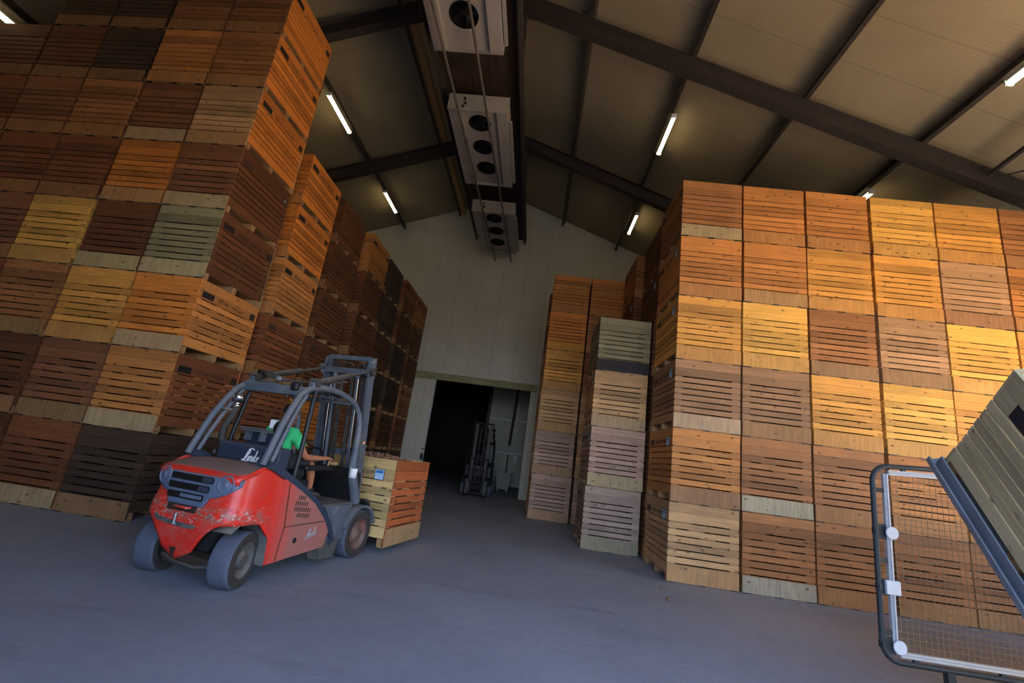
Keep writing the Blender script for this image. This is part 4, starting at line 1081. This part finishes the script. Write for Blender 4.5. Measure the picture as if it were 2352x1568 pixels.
for i in range(10):
    for j in range(13):
        u_ = -1+2*(i+.5+pr.uniform(-.25,.25))/10; v_ = -1+2*(j+.5+pr.uniform(-.25,.25))/13
        u_ = max(-.93, min(.93, u_)); v_ = max(-.93, min(.93, v_))
        p = lc.location+RL @ V((u_*(CW/2-.05), v_*(CD/2-.05), hh(u_, v_)+.026+pr.uniform(0,.012)))
        o = link('potato', pots[pr.randrange(5)], loc=p, rot=(pr.uniform(-.4,.4), pr.uniform(-.4,.4), pr.uniform(0, 6)))
        tag(o, 'brown potato lying on the heap in the crate on the red forklift', 'potato', 'potatoes in the carried crate')

# ------------------------------------------------------------------ the driver
drv = empty('person', FO, 'person in a bright green t-shirt and dark shorts sitting at the forklift controls', 'person', None, -TH)
def skin(name, verts, edges, radii, root, mat, parent, lv=2):
    me = bpy.data.meshes.new(name); me.from_pydata(verts, edges, [])
    o = bpy.data.objects.new(name, me); COL.objects.link(o)
    md = o.modifiers.new('skin', 'SKIN'); md.use_smooth_shade = True
    sd = o.modifiers.new('sub', 'SUBSURF'); sd.levels = lv; sd.render_levels = lv
    lay = me.skin_vertices[0].data if me.skin_vertices else None
    if lay is None:
        bm = bmesh.new(); bm.from_mesh(me); bm.verts.layers.skin.verify(); bm.to_mesh(me); bm.free(); lay = me.skin_vertices[0].data
    for i, r in enumerate(radii):
        lay[i].radius = r if isinstance(r, tuple) else (r, r); lay[i].use_root = (i == root)
    bpy.context.view_layer.update()
    nm = bpy.data.meshes.new_from_object(o.evaluated_get(bpy.context.evaluated_depsgraph_get()))
    bpy.data.objects.remove(o)
    nm.materials.clear(); nm.materials.append(mat)
    for p in nm.polygons: p.use_smooth = True
    return link(name, nm, parent)
# joints (x right, y ahead, z up)
J = dict(pel=(0,.62,1.20), wst=(0,.61,1.32), chs=(0,.62,1.47), nb=(0,.635,1.585), hd0=(.02,.66,1.66), hd1=(.03,.675,1.74), hd2=(.03,.67,1.83))
vs_ = []; es_ = []; rs_ = []
def av(p, r, prev=None):
    vs_.append(p); rs_.append(r); i = len(vs_)-1
    if prev is not None: es_.append((prev, i))
    return i
pel = av(J['pel'], (.15,.12)); w_ = av(J['wst'], (.14,.11), pel); ch_ = av(J['chs'], (.165,.12), w_); nb = av(J['nb'], .07, ch_)
nk = av((.01,.645,1.63), .055, nb)
h0 = av((.02,.665,1.69), (.062,.072), nk); h1 = av((.025,.672,1.76), (.074,.092), h0); h2 = av((.025,.665,1.825), (.066,.082), h1)
def hand(prev, wrist, palm, fwd, side, nrm):
    f, s_, n_ = V(fwd).normalized(), V(side).normalized(), V(nrm).normalized()
    p0 = av(tuple(V(palm)), (.034,.018), prev)
    for k, (o_, L) in enumerate(((-.028,.062),(-.009,.072),(.010,.068),(.028,.054))):
        a_ = V(palm)+s_*o_+f*.04; i0 = av(tuple(a_), .011, p0)
        i1 = av(tuple(a_+f*L*.5-n_*.008), .0095, i0); av(tuple(a_+f*L*.85-n_*.032), .008, i1)
    t0 = V(palm)-s_*.032+f*.0; i0 = av(tuple(t0), .012, p0); i1 = av(tuple(t0-s_*.022+f*.03-n_*.008), .010, i0); av(tuple(t0-s_*.022+f*.055-n_*.02), .009, i1)
# right arm on the armrest lever, left arm to the wheel
sh = av((.175,.63,1.535), .062, ch_); ub = av((.235,.70,1.40), .05, sh); el = av((.265,.80,1.27), .043, ub); fa = av((.29,.96,1.265), .038, el); wr = av((.31,1.10,1.27), .027, fa)
hand(wr, None, (.315,1.155,1.275), (0.05,1,.03), (1,0,0), (0,0,1))
sh2 = av((-.175,.63,1.535), .062, ch_); ub2 = av((-.24,.74,1.40), .05, sh2); el2 = av((-.25,.88,1.30), .043, ub2); fa2 = av((-.20,1.02,1.33), .038, el2); wr2 = av((-.17,1.13,1.38), .027, fa2)
hand(wr2, None, (-.155,1.18,1.40), (.3,1,.1), (-1,.2,0), (0,-.3,1))
for sx in (1, -1):
    hp = av((sx*.10,.66,1.20), .095, pel); th_ = av((sx*.14,.90,1.20), .082, hp); kn = av((sx*.155,1.08,1.175), .06, th_)
    cf = av((sx*.155,1.13,1.02), .054, kn); an = av((sx*.155,1.16,.85), .036, cf); ft = av((sx*.158,1.19,.79), (.04,.045), an); av((sx*.165,1.33,.775), (.036,.03), ft)
body = skin('body', vs_, es_, rs_, 0, M['skin'], drv, 2)
# face on the head: nose, eyes, mouth, ears
b = MB(); b.smooth = True
def ell(c, r, n=12):
    bm = bmesh.new(); bmesh.ops.create_uvsphere(bm, u_segments=n, v_segments=n//2+2, radius=1)
    for v in bm.verts: v.co = V((v.co.x*r[0]+c[0], v.co.y*r[1]+c[1], v.co.z*r[2]+c[2]))
    b.bm(bm)
ell((.025,.770,1.745), (.014,.022,.026)); ell((.025,.765,1.70), (.024,.010,.006)); ell((.025,.752,1.665), (.03,.02,.016))
make('face', b, M['skin'], drv)
for x in (.102, -.052):
    b = MB(); b.smooth = True; ell((x,.672,1.75), (.010,.02,.032)); make('ear', b, M['skin'], drv)
b = MB(); b.smooth = True
ell((.055,.755,1.775), (.012,.008,.008)); make('eye', b, M['black'], drv)
b = MB(); b.smooth = True; ell((-.005,.755,1.775), (.012,.008,.008)); make('eye', b, M['black'], drv)
b = MB(); b.smooth = True; bm = bmesh.new(); bmesh.ops.create_uvsphere(bm, u_segments=24, v_segments=16, radius=1)
for v in bm.verts:
    z = max(v.co.z, -.35); y = v.co.y
    if y > .35 and z < .45: z = .45
    v.co = V((.025+v.co.x*.082, .655+y*.100-.008, 1.80+z*.088))
b.bm(bm); make('hair', b, M['hair'], drv)
# clothing
vs_, es_, rs_ = [], [], []
pel = av((0,.615,1.215), (.158,.128)); w_ = av((0,.605,1.32), (.158,.128), pel); ch_ = av((0,.615,1.47), (.182,.135), w_); av((0,.632,1.575), (.095,.08), ch_)
for sx in (1, -1):
    s1 = av((sx*.175,.63,1.535), .078, ch_); s2 = av((sx*.225,.69 if sx > 0 else .71,1.43), .072, s1); av((sx*.243,.735 if sx > 0 else .78,1.365), .07, s2)
skin('t_shirt', vs_, es_, rs_, 0, M['shirt'], drv, 2)
vs_, es_, rs_ = [], [], []
pel = av((0,.62,1.19), (.165,.13))
for sx in (1, -1):
    hp = av((sx*.10,.67,1.20), .105, pel); t1 = av((sx*.14,.90,1.20), .096, hp); av((sx*.152,1.03,1.185), .085, t1)
skin('shorts', vs_, es_, rs_, 0, M['shorts'], drv, 2)
for sx in (1, -1):
    b = MB(); b.smooth = True; bm = bmesh.new(); bmesh.ops.create_uvsphere(bm, u_segments=20, v_segments=12, radius=1)
    for v in bm.verts:
        z = max(v.co.z, -.55); w = .048+.006*v.co.y
        v.co = V((sx*.163+v.co.x*w, 1.255+v.co.y*.145, .768+z*(.062-.018*v.co.y)))
    b.bm(bm); b.lathe([(.046,0),(.05,.05),(.047,.09)], (sx*.157,1.17,.79), (0,.05,1), 18); make('shoe', b, M['shoe'], drv)

# ------------------------------------------------------------------ light
w = bpy.data.worlds.new('sky'); SC.world = w; w.use_nodes = True
nt = w.node_tree; bg = nt.nodes['Background']
sky = nt.nodes.new('ShaderNodeTexSky'); sky.sky_type = 'NISHITA'; sky.sun_disc = False; sky.dust_density = 2.5
sky.sun_elevation = math.radians(38); sky.sun_rotation = SUN_AZ
tint = nt.nodes.new('ShaderNodeMix'); tint.data_type = 'RGBA'; tint.blend_type = 'MULTIPLY'; tint.inputs[0].default_value = 1; tint.inputs[7].default_value = (.66, .97, 1.40, 1)
nt.links.new(sky.outputs[0], tint.inputs[6])
# hazy bright band low over the horizon
tc = nt.nodes.new('ShaderNodeTexCoord'); sx = nt.nodes.new('ShaderNodeSeparateXYZ'); nt.links.new(tc.outputs['Generated'], sx.inputs[0])
mr = nt.nodes.new('ShaderNodeMapRange'); mr.interpolation_type = 'SMOOTHSTEP'; mr.inputs[1].default_value = .42; mr.inputs[2].default_value = .02; nt.links.new(sx.outputs[2], mr.inputs[0])
hz = nt.nodes.new('ShaderNodeMix'); hz.data_type = 'RGBA'; hz.inputs[7].default_value = HAZE; nt.links.new(mr.outputs[0], hz.inputs[0]); nt.links.new(tint.outputs[2], hz.inputs[6])
nt.links.new(hz.outputs[2], bg.inputs['Color']); bg.inputs['Strength'].default_value = SKY_S
ld = bpy.data.lights.new('sun', 'SUN'); ld.energy = SUN_S; ld.color = (1, .80, .56); ld.angle = math.radians(.6)
lo = bpy.data.objects.new('sun', ld); COL.objects.link(lo)
el_, az = math.radians(38), SUN_AZ      # sun from the right, a little behind the camera
d = V((math.cos(el_)*math.sin(SUN_AZ), math.cos(el_)*math.cos(SUN_AZ), math.sin(el_)))
lo.rotation_euler = (-d).to_track_quat('-Z', 'Y').to_euler(); lo.location = (30, 0, 30)
def portal(name, loc, rot, sx, sy):
    l = bpy.data.lights.new(name, 'AREA'); l.shape = 'RECTANGLE'; l.size = sx; l.size_y = sy; l.energy = 1
    o = bpy.data.objects.new(name, l); COL.objects.link(o); o.location = loc; o.rotation_euler = rot; l.cycles.is_portal = True
portal('front_door_daylight', ((FX0+FX1)/2, YF-.1, FZ/2), (PI/2, 0, 0), FX1-FX0, FZ)
portal('side_door_daylight', (XRW+.1, (SY0+SY1)/2, SZ/2), (PI/2, 0, PI/2), SY1-SY0, SZ)

# ------------------------------------------------------------------ camera
f_, yaw, pit, rol, hc = 1039.1346, -.0718578, .2471526, .1355097, 1.6086084
fw = V((math.sin(yaw)*math.cos(pit), math.cos(yaw)*math.cos(pit), math.sin(pit)))
rt0 = V((math.cos(yaw), -math.sin(yaw), 0)); up0 = rt0.cross(fw)
rt = rt0*math.cos(rol)+up0*math.sin(rol); up = -rt0*math.sin(rol)+up0*math.cos(rol)
cd = bpy.data.cameras.new('camera'); cd.sensor_width = 36; cd.lens = f_*36/2352; cd.clip_end = 300; cd.clip_start = .05
co = bpy.data.objects.new('camera', cd); COL.objects.link(co)
co.matrix_world = Matrix(((rt.x, up.x, -fw.x, 0), (rt.y, up.y, -fw.y, 0), (rt.z, up.z, -fw.z, hc), (0,0,0,1)))
SC.camera = co
vs2 = SC.view_settings; vs2.view_transform = 'Standard'; vs2.look = 'None'; vs2.gamma = 1; vs2.use_curve_mapping = False; vs2.exposure = EXPO
